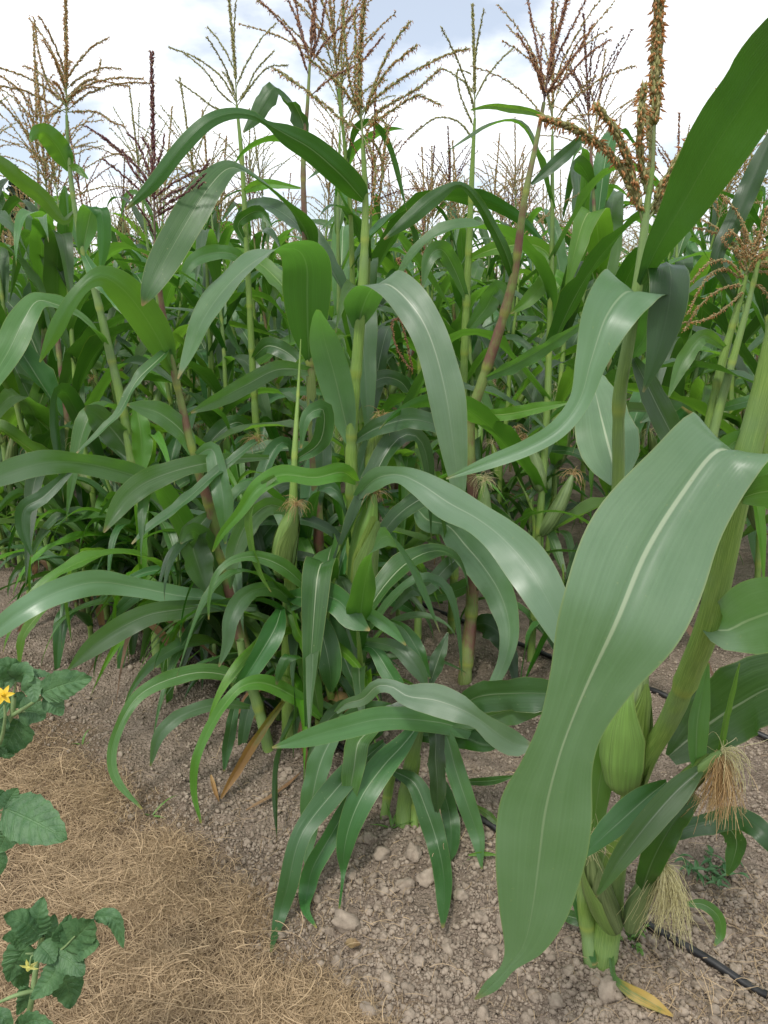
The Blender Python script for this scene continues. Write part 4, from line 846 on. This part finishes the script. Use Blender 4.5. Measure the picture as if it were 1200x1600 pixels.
def copy_tree(o, parent=None):
    c = o.copy(); COL.objects.link(c)
    if parent is not None: c.parent = parent
    for ch in o.children: copy_tree(ch, c)
    return c
protos = [proto(i) for i in range(12)]; used = [False]*12
spots = []
prg = np.random.default_rng(5)
for ri, q in enumerate(ROWK):
    step = .115 if ri < 4 else .14
    for s in np.arange(-14, 14, step):
        x = s+prg.normal(0, .025); y = q-s+prg.normal(0, .03)
        z = y*CP+SP*.5
        if y < 1.2 or y > 16 or abs(x)/max(z, .1) > .56+.35/max(y, 1): continue
        if ri == 0 and x > -.86: continue
        if prg.random() < .06: continue
        if ri == 1:                                    # the second row gives way to plants already standing there
            u = 600+F_PX*x/(y*CP+SP)
            if 610 < u < 800 or u > 850 and y < 1.95: continue
            if 380 < u < 470 : continue
        spots.append((y*y+x*x, x, y, ri))
spots.sort(); near = spots[:190]; farp = spots[190:]
for i, (_, x, y, ri) in enumerate(near):
    k = int(prg.integers(12))
    if ri == 0: k = [1, 3, 7, 9, 0, 4][i % 6]
    root = copy_tree(protos[k]) if used[k] else protos[k]; used[k] = True
    root.location = (x, y, ground_h(x, y)); sc = prg.uniform(.9, 1.1)
    root.rotation_euler = (prg.normal(0, .035), prg.normal(0, .035), prg.uniform(0, 6.28)); root.scale = (sc, sc, sc*prg.uniform(.96, 1.05))
    kd = ['pale green', 'tan', 'orange-flecked', 'reddish-stalked tan', 'slender green', 'bronze', 'bushy green', 'bushy tan', 'dark purple', 'light tan', 'upright green', 'feathery tan'][k]
    if ri == 0: root['label'] = f'corn plant with {kd} tassel and dried lower leaves, further along the front row'
    else: root['label'] = f'corn plant with {kd} tassel in the ' + ['', 'second row', 'third row', 'fourth row', 'fifth row', 'rows beyond the fifth'][min(ri, 5)] + ' of the field'
    root['group'] = f'{kd} tasselled corn in row {min(ri, 5)+1}'
for k in range(12):
    if not used[k]:
        for c in list(protos[k].children_recursive)+[protos[k]]: bpy.data.objects.remove(c)
def low_tiller(seed):
    rg = np.random.default_rng(700+seed); root = empty('corn_tiller', O3, 'tiller', 'corn tiller', 'low leafy corn tillers along the row'); h = rg.uniform(.28, .5)
    P = np.array([[0, 0, -.03], [rg.normal(0, .01), rg.normal(0, .01), h*.5], [rg.normal(0, .03), rg.normal(0, .03), h]]); me, Q = stalk_mesh('stalk', P, [.008, .007, .003], [M['stalk']], O3, [.2, .45, .7], sides=7, seg=30); obj('stalk', me, root)
    az0 = rg.uniform(0, 6.28); nl = int(rg.integers(7, 10))
    for k in range(nl):
        f = k/(nl-1); az = az0+math.pi*k+rg.normal(0, .7); L = rg.uniform(.32, .58); W = rg.uniform(.03, .06)
        V, Fa, uv = free_leaf(Q[int((.2+.75*f)*29), :3], az, L, W, R(rg.uniform(35, 75)), R(rg.uniform(40, 88)), rg.normal(0, 1.4), rg, n=24, nx=6, bend=rg.uniform(.7, 1.7), kink=rg.uniform(.25, .7) if rg.random() < .4 else None)
        mt = rg.choice(['leaf', 'leaf_deep', 'leaf_deep', 'leaf_fresh'])
        if k == 0: mt = rg.choice(['leaf_dead', 'leaf_deep', 'leaf_deep']); L *= .6
        obj('leaf', make_mesh('leaf', V, Fa, [M[mt]], uv=uv), root)
    return root
tp = [low_tiller(i) for i in range(8)]; tused = [False]*8
tspots = []
for s_ in np.arange(-3.4, .62, .085):
    for q, r in ((1.40, 0), (1.27, 0), (2.3, 1), (2.4, 1), (3.33, 2)):
        x = s_+prg.normal(0, .03); y = q-s_+prg.normal(0, .04)
        u = 600+F_PX*x/(y*CP+SP)
        if r == 0 and (q < 1.3 and x > -.75 or x > -.02): continue
        if r == 1 and (640 < u < 860): continue
        if u < -80 or u > 1260 or prg.random() < (.25 if r == 0 else .35): continue
        tspots.append((x, y, r))
for s_ in np.arange(-.95, -.02, .05):
    for q in (1.36, 1.46, 1.58):
        if prg.random() < .52: continue
        x = s_+prg.normal(0, .03); tspots.append((x, q-x+prg.normal(0, .03), 3))
for x, y, r in tspots:
    k = int(prg.integers(8)); root = copy_tree(tp[k]) if tused[k] else tp[k]; tused[k] = True
    root.location = (x, y, ground_h(x, y)); sc = prg.uniform(.75, 1.1)*(1.15 if r == 3 else 1); root.scale = (sc, sc, sc); root.rotation_euler = (0, 0, prg.uniform(0, 6.28))
    root['label'] = ['low leafy corn tiller at the foot of the front row', 'low leafy corn tiller at the foot of the second row', 'low leafy corn tiller at the foot of the third row', 'low leafy corn tiller crowding between the front stalks and the first drip hose'][r]
    root['group'] = ['tillers of the front row', 'tillers of the second row', 'tillers of the third row', 'tillers beside the first drip hose'][r]
# far rows: one mass
def low_plant(seed):
    rg = np.random.default_rng(300+seed); h = rg.uniform(1.2, 1.45); parts = []
    V, Fa = tube(np.array([[0, 0, 0], [0, 0, h*.6], [.01, .01, h]]), [.011, .010, .004], 5); parts.append((V, Fa, np.tile([.3, .2], (len(V), 1)), 3))
    az0 = rg.uniform(0, 6.28)
    for k in range(9):
        ff = k/8; az = az0+math.pi*k+rg.normal(0, .4); L = np.interp(ff, [0, .35, .75, 1], [.42, .70, .62, .34]); W = np.interp(ff, [0, .4, .8, 1], [.045, .075, .068, .042])
        V, Fa, uv = free_leaf((0, 0, h*(.15+.75*ff)), az, L, W, R(55), R(rg.uniform(20, 80)), rg.normal(0, .9), rg, n=9, nx=2, bend=rg.uniform(.8, 1.6), kink=rg.uniform(.3, .75) if rg.random() < .4 else None); parts.append((V, Fa, uv, int(rg.choice([0, 0, 1, 2]))))
    L = rg.uniform(.28, .40); top = np.array([.01, .01, h])
    for b in [np.array([top, top+[0, 0, L*.5], top+[0, 0, L]])]+[np.array(b) for b in auto_branches(top, np.array([0, 0, 1.]), L, 9, rg, droop=.3)]:
        Q = spline(b, 6); V, Fa = tube(Q, np.linspace(.0035, .0018, 6)*rg.uniform(.7, 1.1), 3); parts.append((V, Fa, np.tile([.3, .2], (len(V), 1)), 4))
    V = np.concatenate([p[0] for p in parts]); off = np.cumsum([0]+[len(p[0]) for p in parts[:-1]])
    return V, np.concatenate([p[1]+o_ for p, o_ in zip(parts, off)]), np.concatenate([p[2] for p in parts]), np.concatenate([np.full(len(p[1]), p[3]) for p in parts])
lows = [low_plant(i) for i in range(6)]
LV = []; LF = []; LU = []; LM = []; off = 0
for i, (_, x, y, ri) in enumerate(farp):
    V, Fa, uv, fm = lows[i % 6]; a = prg.uniform(0, 6.28); sc = prg.uniform(.9, 1.1); c, s = math.cos(a)*sc, math.sin(a)*sc
    LV.append(np.column_stack([V[:, 0]*c-V[:, 1]*s+x, V[:, 0]*s+V[:, 1]*c+y, V[:, 2]*sc])); LF.append(Fa+off); LU.append(uv); LM.append(fm); off += len(V)
if LV:
    fo = obj('distant_corn', make_mesh('distant_corn', np.concatenate(LV), np.concatenate(LF), [M['leaf'], M['leaf_deep'], M['leaf_fresh'], M['stalk'], M['spike_tan']], uv=np.concatenate(LU), fm=np.concatenate(LM)))
    tag(fo, 'mass of distant corn filling the field towards the trees', 'corn', kind='stuff')

# ================================================================== TOMATO PLANTS
def tomato_material():
    m, t, o = mat('tomato_leaf')
    uv = N(t, 'ShaderNodeUVMap').outputs[0]; s = N(t, 'ShaderNodeSeparateXYZ', {0: uv}); geo = N(t, 'ShaderNodeNewGeometry'); p = geo.outputs['Position']
    c = math_(t, 'ABSOLUTE', math_(t, 'SUBTRACT', math_(t, 'MULTIPLY', s.outputs[0], 2.0), 1.0))
    vein = math_(t, 'SINE', math_(t, 'MULTIPLY', math_(t, 'SUBTRACT', s.outputs[1], math_(t, 'MULTIPLY', c, .22)), 50.0))
    vm = math_(t, 'MAXIMUM', mrange(t, vein, .86, 1.0), mrange(t, c, .02, .07, 1, 0)); n = noise_(t, 55, p, 4, .6)
    base = mixc(t, mrange(t, n, .3, .7), (.046, .118, .042), (.095, .195, .075)); base = mixc(t, math_(t, 'MULTIPLY', vm, .45), base, (.12, .22, .09))
    base = mixc(t, geo.outputs['Backfacing'], base, (.07, .14, .06))
    b = N(t, 'ShaderNodeBump', {'Strength': .5, 'Distance': .0025, 'Height': math_(t, 'SUBTRACT', noise_(t, 160, p, 3, .6), math_(t, 'MULTIPLY', vm, .9))})
    pr = N(t, 'ShaderNodeBsdfPrincipled', {'Base Color': base, 'Roughness': .55, 'Normal': b.outputs[0]})
    t.links.new(N(t, 'ShaderNodeMixShader', {0: .15, 1: pr.outputs[0], 2: N(t, 'ShaderNodeBsdfTranslucent', {'Color': (.12, .33, .05, 1)}).outputs[0]}).outputs[0], o.inputs[0]); return m
M['tomato'] = tomato_material()
M['tomato_stem'] = simple('tomato_stem', (.16, .25, .09), (.24, .33, .14), 70, .65)
M['petal'] = simple('tomato_petal', (.78, .50, .02), (.85, .62, .05), 80, .5, (.2, (.9, .7, .05)))
M['petal_pale'] = simple('tomato_petal_pale', (.62, .58, .12), (.75, .70, .25), 80, .5, (.2, (.9, .85, .3)))
M['weed'] = simple('weed_leaf', (.045, .13, .045), (.09, .19, .07), 60, .55, (.2, (.15, .4, .06)))
M['grass'] = simple('grass_blade', (.08, .19, .03), (.15, .27, .06), 60, .5, (.25, (.25, .5, .06)))
def leaflet(P, width, roll, rg, lobes=6, droop=.25, nx=10, n=26):
    """P: 3 or more points base->tip"""
    Q = spline(np.asarray(P, float), n); t = np.linspace(0, 1, n); T = unit(np.gradient(Q, axis=0)); Vw = unit(Q-CAMP)
    S = unit(np.cross(T, Vw)); r = R(roll); S = unit(S*math.cos(r)+np.cross(T, S)*math.sin(r)); Nn = np.cross(S, T)
    if Nn[n//2] @ (CAMP-Q[n//2]) < 0: Nn = -Nn
    prof = np.sin(np.pi*np.clip(t, 0, 1)**.66)**.62*(1-.2*t); x = np.linspace(-1, 1, nx+1)
    saw = [1+.13*np.abs(((t*lobes+ph) % 1)-.55)*2-.08*rg.random() for ph in rg.uniform(0, 1, 2)]
    hw = width/2*prof[:, None]*np.where(x[None] < 0, saw[0][:, None], saw[1][:, None])
    L = np.linalg.norm(np.diff(Q, axis=0), axis=1).sum(); ax = np.abs(x)[None]
    z = -droop*ax**1.6*hw + L*.032*np.sin(t[:, None]*44-ax*8)*np.minimum(ax*2.5, 1)*prof[:, None] + L*.02*np.array([[mnoise.noise(Vector((a*5, b*2.5, roll))) for b in x] for a in t])
    z = z+width*.10*ax**.7
    V = Q[:, None]+S[:, None]*(x[None]*hw)[..., None]+Nn[:, None]*z[..., None]
    uv = np.stack(np.broadcast_arrays(((x+1)/2)[None], t[:, None]), -1).reshape(-1, 2); Fa = grid_faces(n, nx+1); V = V.reshape(-1, 3)
    f0 = Fa[len(Fa)//2]; nn = np.cross(V[f0[1]]-V[f0[0]], V[f0[3]]-V[f0[0]])
    if nn @ Nn[f0[0]//(nx+1)] < 0: Fa = Fa[:, ::-1]
    return V, Fa, uv
def tomato(label, base, stems, leaves, flowers=(), Y0=.7):
    org = np.array([base[0], base[1], ground_h(*base)]); root = empty('tomato_plant', org, label, 'tomato plant'); rg = np.random.default_rng(int(abs(base[0])*1000))
    main = None
    for i, st in enumerate(stems):
        P = [org+[0, 0, -.03], org+[.0, 0, .06]] if i == 0 else []
        for a in st.split(','):
            u, v, Y = map(float, a.split()); P.append(PX(u, v, Y))
        V, Fa = tube(spline(np.array(P), 26), np.linspace(.0048 if i == 0 else .0028, .0030 if i == 0 else .0016, 26), 8)
        obj('stem', make_mesh('stem', V-org, Fa, [M['tomato_stem']]), root)
    for lf in leaves:                       # each leaf: its leaflets share one stalk
        a0 = [PX(*map(float, a.split())) for a in lf[0].split(',')]
        V, Fa = tube(spline(np.array(a0), 14), np.linspace(.0019, .0009, 14), 6)
        lo = obj('leaf', make_mesh('leaf_stalk', V-org, Fa, [M['tomato_stem']]), root)
        for sp, wpx, roll in lf[1]:
            P = [PX(*map(float, a.split())) for a in sp.split(',')]
            if len(P) == 2: P = [P[0], (P[0]+P[1])/2+np.array([0, 0, .006]), P[1]]
            V, Fa, uv = leaflet(P, 1.18*wpx*depth(P[0])/F_PX, roll, rg)
            obj('leaflet', make_mesh('leaflet', V-org, Fa, [M['tomato']], uv=uv), lo)
    for (u, v, Y, rpx, mt, dv, npet) in flowers:
        c = PX(u, v, Y); rad = rpx*depth(c)/F_PX; d = unit(np.array(dv, float)); a = unit(np.cross(d, [0.2, 0.1, 1.])); b = np.cross(d, a)
        acc = Acc(); V, Fa = tube(np.array([c-d*rad*.1, c+d*rad*.25, c+d*rad*.55]), [rad*.2, rad*.17, rad*.06], 8); acc.add(V, Fa, 0)
        fl = obj('flower', acc.mesh('flower', [M[mt]], org), root)
        for k in range(npet):
            an = k*2*math.pi/npet+.3; o_ = a*math.cos(an)+b*math.sin(an); s_ = np.cross(d, o_); V = []
            for tt, wv in ((0, .12), (.35, .24), (.7, .17), (1, .01)):
                q = c+o_*rad*tt+d*rad*(.12*tt-.28*tt*tt)
                V += [q-s_*rad*wv+d*rad*.05, q, q+s_*rad*wv+d*rad*.05]
            obj('petal', make_mesh('petal', np.array(V)-org, grid_faces(4, 3), [M[mt]]), fl)
        pst = spline(np.array([c-d*rad*.1, c-d*rad*.8+[0, 0, .004], c-d*rad*1.6+[0, 0, -.006]]), 8); V, Fa = tube(pst, np.full(8, .0009), 5)
        obj('flower_stalk', make_mesh('flower_stalk', V-org, Fa, [M['tomato_stem']]), fl)
    return root
tomato('young tomato plant with a small pale drooping flower, growing in the straw mulch', (-.415, .66),
 ['40 1620 .67, 50 1560 .67, 58 1500 .68, 66 1462 .68', '52 1548 .67, 25 1555 .66, -5 1568 .66'],
 [('62 1470 .68, 66 1462 .68', [('63 1462 .68, 36 1440 .67, 3 1431 .66', 40, 10), ('58 1460 .68, 60 1430 .68, 69 1400 .69', 36, -15), ('64 1466 .68, 78 1450 .69, 84 1428 .7', 26, 30)]),
  ('62 1478 .68, 90 1486 .67, 118 1462 .66', [('92 1490 .67, 122 1462 .66, 150 1432 .65', 58, 5), ('148 1432 .655, 176 1435 .65, 193 1480 .645', 22, 15), ('112 1488 .665, 130 1480 .66, 158 1476 .65', 34, -10), ('88 1490 .665, 108 1500 .66, 133 1524 .65', 36, 5), ('96 1470 .67, 102 1450 .67, 108 1428 .68', 30, 30)]),
  ('60 1480 .68, 72 1492 .67', [('62 1476 .665, 74 1488 .66, 85 1505 .655', 32, -10)]),
  ('58 1500 .675, 90 1508 .665', [('94 1506 .66, 74 1535 .655, 50 1560 .65', 34, 15), ('88 1522 .68, 105 1540 .69, 110 1572 .69', 50, 10)]),
  ('56 1490 .68, 40 1490 .68', [('48 1474 .69, 28 1500 .69, 14 1530 .69', 44, -10), ('46 1474 .675, 24 1464 .67, 2 1468 .66', 26, 20), ('44 1540 .67, 38 1560 .67, 28 1584 .67', 24, 15), ('40 1500 .69, 32 1525 .7, 40 1548 .7', 36, 0)]),
  ('46 1590 .66, 60 1600 .65', [('30 1604 .65, 55 1594 .64, 90 1606 .63', 26, 30), ('-14 1600 .65, 4 1590 .64, 20 1612 .64', 28, 10)])],
 flowers=[(46, 1510, .655, 15, 'petal_pale', (-.3, -.3, -.9), 5)])
tomato('tall tomato plant bearing an open bright yellow star-shaped flower', (-.66, .80),
 ['-40 1300 .80, -10 1185 .80, 6 1140 .80, 19 1118 .80, 22 1088 .80', '19 1118 .80, 42 1104 .79, 66 1088 .78', '-12 1180 .8, 2 1155 .79, 8 1120 .78, 7 1100 .78'],
 [('60 1094 .78, 68 1084 .78', [('66 1082 .78, 104 1068 .77, 147 1058 .76', 42, 0), ('44 1082 .78, 50 1072 .78, 56 1098 .77', 28, 20), ('62 1086 .785, 58 1074 .79, 70 1070 .8', 22, 0), ('68 1094 .785, 84 1100 .78, 98 1117 .78', 30, 10), ('68 1092 .79, 90 1090 .79, 114 1087 .79', 24, -40)]),
  ('21 1112 .80, 40 1112 .80', [('30 1112 .80, 52 1112 .80, 72 1122 .80', 42, 10), ('30 1105 .81, 28 1095 .81, 34 1082 .82', 30, 0)]),
  ('10 1135 .8, 5 1140 .8', [('30 1122 .81, 18 1150 .81, 0 1180 .81', 54, 15), ('5 1120 .79, -8 1108 .79, -18 1090 .79', 36, 0), ('-2 1168 .8, 10 1180 .8, 24 1178 .8', 14, 40), ('8 1120 .8, -4 1128 .79, -16 1150 .79', 40, 10)]),
  ('20 1090 .80, 26 1060 .80', [('26 1062 .80, 38 1052 .79, 54 1064 .78', 34, 15), ('36 1058 .8, 58 1052 .8, 84 1058 .8', 16, -40), ('24 1058 .8, 8 1042 .79, -14 1040 .78', 34, 0), ('22 1070 .8, 6 1062 .8, -12 1072 .79', 30, -15), ('26 1066 .81, 30 1050 .82, 22 1038 .83', 24, 10)])],
 flowers=[(6, 1086, .765, 16, 'petal', (.15, -.85, .4), 6)])
tomato('tomato plant showing one large puckered leaf beside the straw mulch', (-.60, .70),
 ['-60 1400 .72, -40 1310 .73, -20 1280 .735'],
 [('-20 1280 .735, 12 1264 .74', [('10 1264 .74, 50 1282 .725, 107 1313 .71', 66, 0), ('8 1262 .74, 16 1246 .745, 28 1230 .75', 26, 10), ('4 1262 .74, -8 1250 .74, -14 1228 .74', 36, 0)]),
  ('-24 1290 .735, -6 1290 .73', [('4 1280 .735, 10 1300 .73, -2 1330 .73', 40, 20), ('-8 1330 .73, 0 1345 .73, -6 1372 .73', 20, 10), ('-4 1280 .74, -12 1295 .74, -30 1310 .74', 40, 0)])])

# ================================================================== WEEDS, SPRIGS, LITTER
def weed(label, u, v, shoots, mt='weed', n=7, ll=.03, lw=.008, hgt=.06, spread=.8, seed=0, name='weed'):
    g = GP(u, v, .01); org = np.array([g[0], g[1], ground_h(g[0], g[1])]); rg = np.random.default_rng(seed+900); root = empty(name, org, label, 'weed')
    for k in range(shoots):
        a = k*2.4+rg.uniform(-.3, .3); d = np.array([math.cos(a)*spread, math.sin(a)*spread, rg.uniform(.35, .9)]); P = [np.array([0, 0, -.004])]
        for j in range(4): P.append(P[-1]+unit(d)*hgt*rg.uniform(.8, 1.2)/4); d = d+np.array([0, 0, -.12])
        Q = spline(np.array(P), 12); V, Fa = tube(Q, np.linspace(.0013, .0006, 12), 5); stm = obj('stem', make_mesh('stem', V, Fa, [M[mt]]), root)
        for j in range(n):
            p = Q[int(3+j*8/n)]; az = rg.uniform(0, 6.28); e = rg.uniform(.05, .7); L = ll*rg.uniform(.6, 1.1)
            V, Fa, uv = free_leaf(p, az, L, lw*rg.uniform(.7, 1.2), e, .6, rg.normal(0, .5), rg, n=7, nx=4, bend=1.2)
            obj('leaf', make_mesh('leaf', V, Fa, [M[mt]], uv=uv), stm)
weed('sprawling grey-green weed with narrow leaves on the soil right of the broad corn leaf', 1105, 1358, 6, ll=.032, lw=.009, hgt=.075, seed=1)
weed('tiny bright green weed sprouting against the thick corn stalk by the hose', 985, 1478, 5, mt='grass', ll=.014, lw=.007, hgt=.05, spread=.35, seed=2)
def sprig(label, u, v, blades, seed):
    g = GP(u, v, .01); org = np.array([g[0], g[1], ground_h(g[0], g[1])]); rg = np.random.default_rng(seed); root = empty('grass_sprig', org, label, 'grass')
    for az, L, e0 in blades:
        V, Fa, uv = free_leaf((0, 0, -.003), az, L, .006, e0, .3, rg.normal(0, .3), rg, n=9, nx=4, bend=1.5); obj('blade', make_mesh('blade', V, Fa, [M['grass']], uv=uv), root)
sprig('small green grass sprig at the edge of the straw by the yellow tomato flower', 128, 1160, [(1.2, .05, 1.3), (3.0, .03, .4), (0.2, .03, .5)], 1)
sprig('thin grass blade lying on the soil below the curling corn leaf tips', 236, 1272, [(.9, .07, .6), (-.3, .035, .4), (2.8, .02, .5)], 2)
sprig('short grass tuft at the foot of the low corn tiller clump', 612, 1312, [(1.9, .06, 1.2), (.2, .05, .5), (3.0, .045, .4), (1.2, .04, .9)], 3)
sprig('little green seedling on the bare soil near the drip hose', 725, 1362, [(.3, .012, .6), (2.2, .012, .6), (4.2, .012, .5)], 4)
def ground_leaf(name, label, cat, pts, mt, W, seed):
    rg = np.random.default_rng(seed); P = []
    for u, v, dz in pts: g = GP(u, v, .015); P.append([g[0], g[1], ground_h(g[0], g[1])+dz])
    P = spline(np.array(P), 16); org = P[0].copy(); T = unit(np.gradient(P, axis=0)); S = unit(np.cross(T, np.tile([0, 0, 1.], (16, 1)))); Nn = np.cross(S, T); t = np.linspace(0, 1, 16)
    V, Fa, uv = blade(P, W*np.sin(np.pi*np.clip(t*.9+.08, 0, 1))**.7, S, Nn, 6, .45, .2, 2, rg, base_wrap=.1)
    tag(obj(name, make_mesh(name, V-org, Fa, [M[mt]], uv=uv), loc=org), label, cat)
ground_leaf('fallen_leaf', 'crumpled tan dead leaf scrap lying on the clods', 'leaf', [(540, 1468, .008), (552, 1474, .012), (563, 1472, .008)], 'leaf_dead', .02, 3)
ground_leaf('dry_stem', 'dry brown corn leaf strip lying flat on the soil by the drying leaf', 'stem', [(385, 1268, .005), (415, 1255, .01), (445, 1238, .008), (472, 1220, .012)], 'leaf_dead', .010, 4)
ground_leaf('fallen_leaf', 'small curled brown leaf at the base of the drying orange corn leaf', 'leaf', [(330, 1220, .02), (336, 1238, .01), (342, 1250, .006)], 'leaf_dead', .010, 5)

# ================================================================== FAR TREES AND HOUSE
M['bark'] = simple('bark', (.06, .045, .035), (.11, .085, .065), 6, .9)
M['tree_leaf'] = simple('tree_leaf', (.018, .035, .018), (.045, .075, .035), 2, .7, (.15, (.05, .12, .03)), island=.6)
def tree(x, y, h, w_, kind, label, seed):
    rg = np.random.default_rng(seed); root = empty('tree' if kind == 'round' else 'conifer_tree', (x, y, 0), label, 'tree', 'trees on the horizon')
    V, Fa = tube(np.array([[0, 0, -.2], [.05*h*.1, 0, h*.4], [0, 0, h*.92]]), [h*.03, h*.02, h*.004], 7); obj('trunk', make_mesh('trunk', V, Fa, [M['bark']]), root)
    n = 5200; t = rg.random(n)
    if kind == 'conifer':
        z = .10+.88*t; rr = (1-z)**.8*w_*(.55+.45*np.abs(np.sin(z*38+rg.normal(0, .3, n))))*np.sqrt(rg.random(n)); a = rg.uniform(0, 6.28, n); a = a+.25*np.sin(a*5+z*20)
        C = np.column_stack([rr*np.cos(a), rr*np.sin(a), z*h-rr*.18])
    else:
        cl = rg.normal(0, 1, (34, 3)); cl = cl/np.linalg.norm(cl, axis=1)[:, None]*rg.uniform(.35, .95, (34, 1)); k = rg.integers(34, size=n)
        C = cl[k]*[w_, w_, h*.36]+rg.normal(0, 1, (n, 3))*[w_*.17, w_*.17, h*.07]+[0, 0, h*.60]
    d = unit(rg.normal(size=(n, 3))); e = unit(np.cross(d, rg.normal(size=(n, 3)))); s = h*rg.uniform(.010, .024, n)[:, None]
    V = np.stack([C-d*s, C+e*s*.6, C+d*s, C-e*s*.6], 1).reshape(-1, 3)
    obj('crown', make_mesh('crown', V, np.arange(n*4).reshape(-1, 4), [M['tree_leaf']], smooth=False), root)
def at_px(u, v, Y): p = PX(u, v, Y); return p[0], Y, p[2]
for i, (u, v, Y, wm, kd) in enumerate([(-20, 285, 52, 2.6, 'conifer'), (22, 255, 55, 2.8, 'conifer'), (48, 330, 58, 2.4, 'conifer'), (70, 370, 60, 2.6, 'round'), (160, 372, 60, 2.4, 'conifer'), (190, 335, 58, 2.4, 'conifer'), (215, 360, 62, 2.6, 'round')]):
    x, y, z = at_px(u, v, Y); tree(x, y, z, wm, kd, 'dark spiky conifer rising above the corn' if kd == 'conifer' else 'dark rounded tree between the conifers above the corn', 40+i)
for i, (u, v, Y) in enumerate([(330, 432, 120), (430, 440, 130), (700, 445, 130), (760, 450, 130), (845, 432, 125), (870, 440, 128), (930, 448, 130), (1010, 446, 125), (1085, 440, 120), (1140, 450, 120), (1190, 430, 118), (1240, 440, 118)]):
    x, y, z = at_px(u, v, Y); tree(x, y, z, z*.55, 'round', 'distant dark tree in the low band along the horizon', 60+i)
x, y, z = at_px(892, 468, 115); zr = z
M['paint'] = simple('white_wall', (.62, .63, .64), (.72, .73, .74), 1, .7); M['roof'] = simple('grey_roof', (.30, .32, .34), (.40, .42, .44), 1, .7); M['glass'] = simple('dark_glass', (.03, .035, .04), (.05, .055, .06), 1, .2)
house = empty('house', (x, y, 0), 'pale house with a grey roof glimpsed between corn stalks on the horizon', 'house')
def box(x0, x1, y0, y1, z0, z1):
    V = np.array([[a, b, c] for c in (z0, z1) for a, b in ((x0, y0), (x1, y0), (x1, y1), (x0, y1))]); return V, np.array([[0, 1, 2, 3][::-1], [4, 5, 6, 7], [0, 1, 5, 4], [1, 2, 6, 5], [2, 3, 7, 6], [3, 0, 4, 7]])
V, Fa = box(-4, 4, -3, 3, 0, zr*.72); wall = obj('wall', make_mesh('wall', V, Fa, [M['paint']], smooth=False), house)
V = np.array([[-4.4, -3.5, zr*.70], [4.4, -3.5, zr*.70], [4.4, 0, zr], [-4.4, 0, zr], [-4.4, 3.5, zr*.70], [4.4, 3.5, zr*.70], [-4.4, 0, zr*.70], [4.4, 0, zr*.70]])
obj('roof', make_mesh('roof', V, [np.array([[0, 1, 2, 3], [3, 2, 5, 4]]), np.array([[0, 3, 6], [3, 4, 6], [1, 7, 2], [2, 7, 5]])], [M['roof']], smooth=False), house)
for k in (-2.4, 0, 2.4):
    V, Fa = box(k-.5, k+.5, -3.06, -2.98, zr*.28, zr*.6); obj('window', make_mesh('window', V, Fa, [M['glass']], smooth=False), house)
